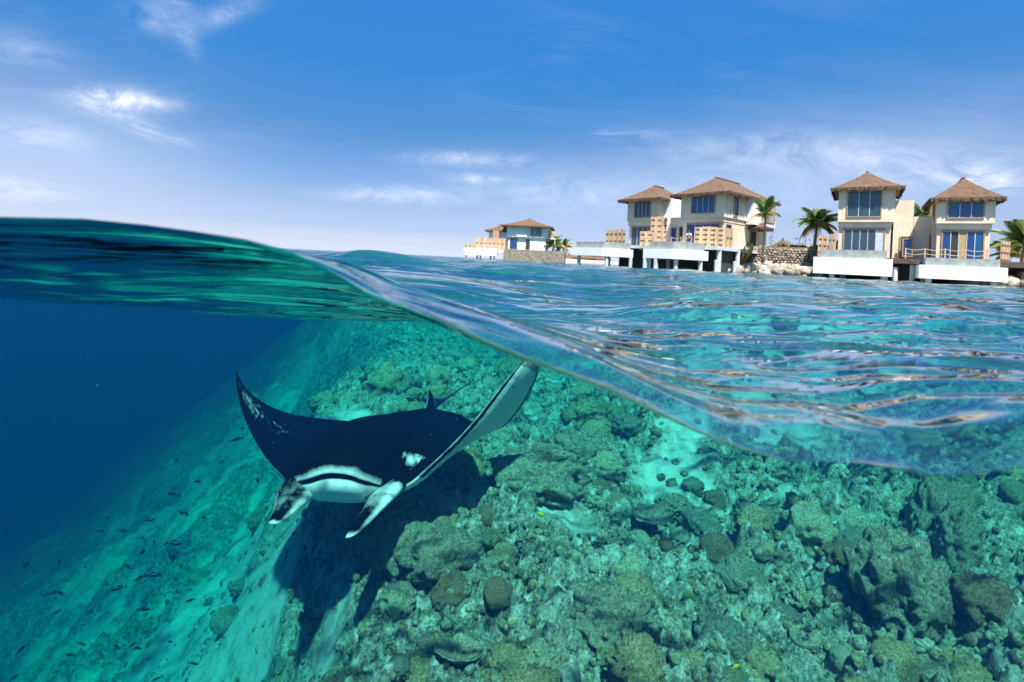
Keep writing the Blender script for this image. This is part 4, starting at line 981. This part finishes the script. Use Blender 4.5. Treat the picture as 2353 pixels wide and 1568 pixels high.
def f3(t):
    a = P(1885 + 130 * t, 600, 54); k = random.random(); return Vector((a.x, a.y + 1.5 - 3 * k, .5 - .6 * k + .3 * random.random()))
rocks(40, f3, (.3, .6), 'shaded boulder under the right villa pair', 'shaded boulders under the villa', ['at the wall end', 'by the left pool', 'mid pool', 'by the dark deck'])

# ------------------------------------------------------------------ palms and garden plants
def frond_mesh(seed, m, droop):
    rr = random.Random(seed); mb = MB(); n = 22; pts = []
    for i in range(n + 1):
        t = i / n; pts.append(Vector((t * (1 - .22 * droop * t), 0, .42 * t - (.45 + droop * .55) * t * t)))
    mb.tube(pts, [.018 * (1 - .75 * i / n) for i in range(n + 1)], 5)
    for i in range(2, n + 1):
        t = i / n; l = .34 * math.sin(math.pi * (.12 + .80 * t))**.7
        for s in (-1, 1):
            for kk in (0, .5):
                p = pts[i - 1].lerp(pts[i], kk); tip = p + Vector((.45 * l, s * l * .72, -l * (.35 + .5 * droop) + rr.uniform(-.03, .03))); mid = p.lerp(tip, .5) + Vector((0, 0, .025))
                w_ = .014; mb.add([p - Vector((w_, 0, 0)), p + Vector((w_, 0, 0)), mid + Vector((w_ * 1.2, 0, 0)), tip, mid - Vector((w_ * 1.2, 0, 0)), p + Vector((0, 0, -.012)), mid + Vector((0, 0, -.012))], [(0, 1, 2, 4), (4, 2, 3), (1, 5, 6, 2), (5, 0, 4, 6), (2, 6, 3), (6, 4, 3)])
    return mb.mesh('frond', m)
FG = [frond_mesh(s, FROND, d) for s, d in ((1, .3), (2, .7), (3, 1.1))]; FYm = [frond_mesh(s, FRONDY, d) for s, d in ((4, .8), (5, 1.3))]
def palm(base, h, L_, nf, label, dry=.15, lean=(0, 0), tr=.13, group=None, upright=0.0):
    r_ = empty('palm_tree', base); mb = MB(); n = 9
    pts = [Vector((lean[0] * (i / n)**1.6, lean[1] * (i / n)**1.6, h * i / n)) for i in range(n + 1)]
    mb.tube(pts, [tr * (1.35 - .6 * i / n) * (1 + .06 * (i % 2)) for i in range(n + 1)], 9); mb.build('trunk', BARK, r_, True)
    for i in range(nf):
        t = i / nf; dryf = t > 1 - dry
        o = link('frond', random.choice(FYm if dryf else FG[: 2 if t < .5 else 3]), r_); o.location = pts[-1] + Vector((0, 0, -.05 * t))
        el = R(68 - 80 * t + random.uniform(-10, 10) + upright * 20); s = L_ * random.uniform(.8, 1.1)
        o.rotation_euler = (random.uniform(-.25, .25), -el, i * 2.399 + random.uniform(-.3, .3)); o.scale = (s, s, s)
    tag(r_, label, 'palm tree', group); return r_
def pz(px, Y, z=1.4): p = P(px, 600, Y); return (p.x, p.y, z)
palm(pz(1868, 60), 4.8, 2.7, 26, 'full green coconut palm beside the left wall of the right villa pair', .22, (.3, 0), .17)
palm(pz(1752, 55, 1.4), 5.0, 2.2, 12, 'slim yellow green palm in front of the middle villa corner', .4, (.1, 0), .09, upright=.8)
palm(pz(1815, 68), 1.8, 1.9, 12, 'short drooping palm behind the garden wall', .1, (.5, 0), .1)
palm(pz(2114, 62), 6.6, 2.0, 18, 'green palm crown showing over the roof between the two right towers', .1, (0, 0), .14)
palm(pz(2345, 50, 1), 3.0, 3.6, 14, 'tall dark upright palm at the right edge of the island', .05, (.3, 0), .12, upright=1.2)
palm(pz(2312, 54, 1), 2.4, 2.2, 15, 'yellowing palm beside the right tower', .55, (.2, 0), .1)
palm(pz(1268, 112, 1), 3.0, 3.0, 18, 'green and yellow palm right of the distant villa', .35, (.2, 0), .16, upright=.4)
palm(pz(1292, 114, 1), 2.7, 2.4, 14, 'yellow brown palm, outer one by the distant villa', .7, (.2, 0), .13)
# a fallen dry frond hanging down the stone wall
for px, py, s, a, lab in ((1712, 563, 2.6, 100, 'dry brown palm frond hanging over the long stone wall'), (1728, 560, 2.4, 70, 'second dry palm frond draped over the stone wall near the first'), (1858, 566, 2.0, 120, 'red brown dry frond on the stone wall end by the right villas')):
    o = link('dry_frond', FYm[1]); p = P(px, py, 56.6); o.location = p; o.scale = (s, s * .3, s); o.rotation_euler = (0, R(78), R(-a)); tag(o, lab, 'palm frond')
# thin young trunks
for px, h, lab in ((1771, 4.5, 'bare thin pole like sapling by the garden hut'), (1835, 3.6, 'thin bare sapling left of the full green palm'), (1850, 4.2, 'leafy thin sapling touching the full green palm')):
    r_ = empty('sapling', pz(px, 62)); mb = MB(); mb.tube([(.1 * math.sin(k * 1.3), 0, h * k / 6) for k in range(7)], [.06 - .007 * k for k in range(7)], 6); mb.build('trunk', BARK, r_, True)
    lf = MB(); rr = random.Random(px)
    for _ in range(60):
        p = Vector((rr.gauss(0, .3), rr.gauss(0, .3), h * rr.uniform(.35, 1))); d = Vector((rr.uniform(-.12, .12), rr.uniform(-.12, .12), rr.uniform(-.1, .05)))
        lf.add([p, p + d + Vector((.05, 0, 0)), p + d * 2, p + d + Vector((-.05, 0, .02))], [(0, 1, 2, 3)])
    o = lf.build('leaves', LEAF, r_); o['kind'] = 'stuff'; tag(r_, lab, 'tree')
def shrub(px, Y, z, r, lab, group=None):
    b0 = empty('shrub', pz(px, Y, z)); lf = MB(); rr = random.Random(px)
    for _ in range(260):
        v = Vector((rr.gauss(0, 1), rr.gauss(0, 1), abs(rr.gauss(0, 1)))).normalized() * rr.uniform(.45, 1); p = Vector((v.x * r * 1.5, v.y * r, v.z * r * .75))
        d = Vector((rr.uniform(-.12, .12), rr.uniform(-.12, .12), rr.uniform(-.04, .12))); e = d.cross(Vector((0, .3, 1))).normalized() * .05
        lf.add([p, p + d + e, p + d * 2, p + d - e], [(0, 1, 2, 3)])
    o = lf.build('leaves', LEAF, b0); o['kind'] = 'stuff'; mb = MB(); mb.tube([(0, 0, -.2), (0, 0, r * .4)], [.05, .03], 6); mb.build('stem', BARK, b0); tag(b0, lab, 'shrub', group)
for px, lab in ((1690, 'small green shrub on the stone wall nearest the middle villa'), (1720, 'thin green shrub on the stone wall behind the dry fronds'), (1795, 'low green shrub by the garden hut'), (1822, 'round green shrub on the wall left of the full palm'), (1842, 'bright green shrub at the foot of the full palm'), (1870, 'wide green shrub at the right end of the long stone wall')):
    shrub(px, 60.5, zw, .42 if px > 1750 else .3, lab)
shrub(2325, 46, 1.6, .5, 'green shrub by the yellowing palm at the right edge'); shrub(2285, 60, 1.5, .6, 'dark green shrub behind the right tower')
h1 = P(1888, 590, 60); gp = empty('garden_hut', (h1.x, h1.y, 1.2), R(-34)); walls(gp, -.6, 2.0, 0, 2, 0, 2.6, CONC); hip_roof(gp, 1.0, 2.6, 0, 1.6, 2.4, 3.6, .4, 77); tag(gp, 'grey walled garden hut between the full palm and the right villas', 'hut')

# ------------------------------------------------------------------ person on the middle villa's deck
pw = va.matrix_basis @ Vector((-2.6, -2.6, zd)) if False else Matrix.Translation(va.location) @ Matrix.Rotation(TH, 4, 'Z') @ Vector((-2.7, -2.6, zd - .02))
pr_ = empty('person', pw, R(-35))
SKIN = rough_mat('skin', (.28, .15, .09), (.34, .20, .13), 8, .6, 0); SHIRT = rough_mat('pale_shirt', (.55, .68, .80), (.75, .82, .88), 6, .9, 0)
J = {'pel': (0,0,.92,.15), 'sp': (0,.0,1.15,.14), 'ch': (0,.0,1.36,.16), 'nk': (0,0,1.5,.06), 'hd': (0,-.02,1.64,.10), 'ht': (0,-.01,1.74,.07),
     'ls': (-.19,0,1.42,.06), 'le': (-.28,-.08,1.16,.045), 'lh': (-.24,-.3,1.02,.035), 'rs': (.19,0,1.42,.06), 're': (.3,-.1,1.18,.045), 'rh': (.22,-.34,1.08,.035),
     'lp': (-.1,0,.86,.09), 'lk': (-.12,-.03,.48,.065), 'la': (-.12,.02,.08,.045), 'lf': (-.12,-.14,.035,.04), 'rp': (.1,0,.86,.09), 'rk': (.12,-.03,.48,.065), 'ra': (.12,.02,.08,.045), 'rf': (.12,-.14,.035,.04)}
E_ = [('pel','sp'),('sp','ch'),('ch','nk'),('nk','hd'),('hd','ht'),('ch','ls'),('ls','le'),('le','lh'),('ch','rs'),('rs','re'),('re','rh'),('pel','lp'),('lp','lk'),('lk','la'),('la','lf'),('pel','rp'),('rp','rk'),('rk','ra'),('ra','rf')]
def skin_obj(name, keys, edges, m, parent, grow=0.0, root='pel'):
    ks = list(keys); me = bpy.data.meshes.new(name); me.from_pydata([J[k][:3] for k in ks], [(ks.index(a), ks.index(b)) for a, b in edges], []); me.materials.append(m)
    o = link(name, me, parent); md = o.modifiers.new('s', 'SKIN'); 
    for k, sv in zip(ks, me.skin_vertices[0].data): r_ = J[k][3] + grow; sv.radius = (r_, r_ * .8); sv.use_root = (k == root)
    sb = o.modifiers.new('d', 'SUBSURF'); sb.levels = sb.render_levels = 1; return o
skin_obj('body', J.keys(), E_, SKIN, pr_)
skin_obj('shirt', ['sp','ch','ls','rs','le','re'], [('sp','ch'),('ch','ls'),('ls','le'),('ch','rs'),('rs','re')], SHIRT, pr_, .022, 'ch')
skin_obj('shorts', ['pel','lp','rp','lk','rk'], [('pel','lp'),('pel','rp'),('lp','lk'),('rp','rk')], GLASSC, pr_, .02)
mb = MB(); vs, fs = ICO2; mb.add([Vector((q.x * .1, q.y * .11 + .01, q.z * .09 + 1.70)) for q in vs], fs); mb.build('hair', WDARK, pr_, True)
tag(pr_, 'person in a pale shirt standing at the deck rope of the middle villa', 'person')
print('TRIS', sum(len(m.loops) - 2 * len(m.polygons) for m in bpy.data.meshes), 'OBJ', len(bpy.data.objects))
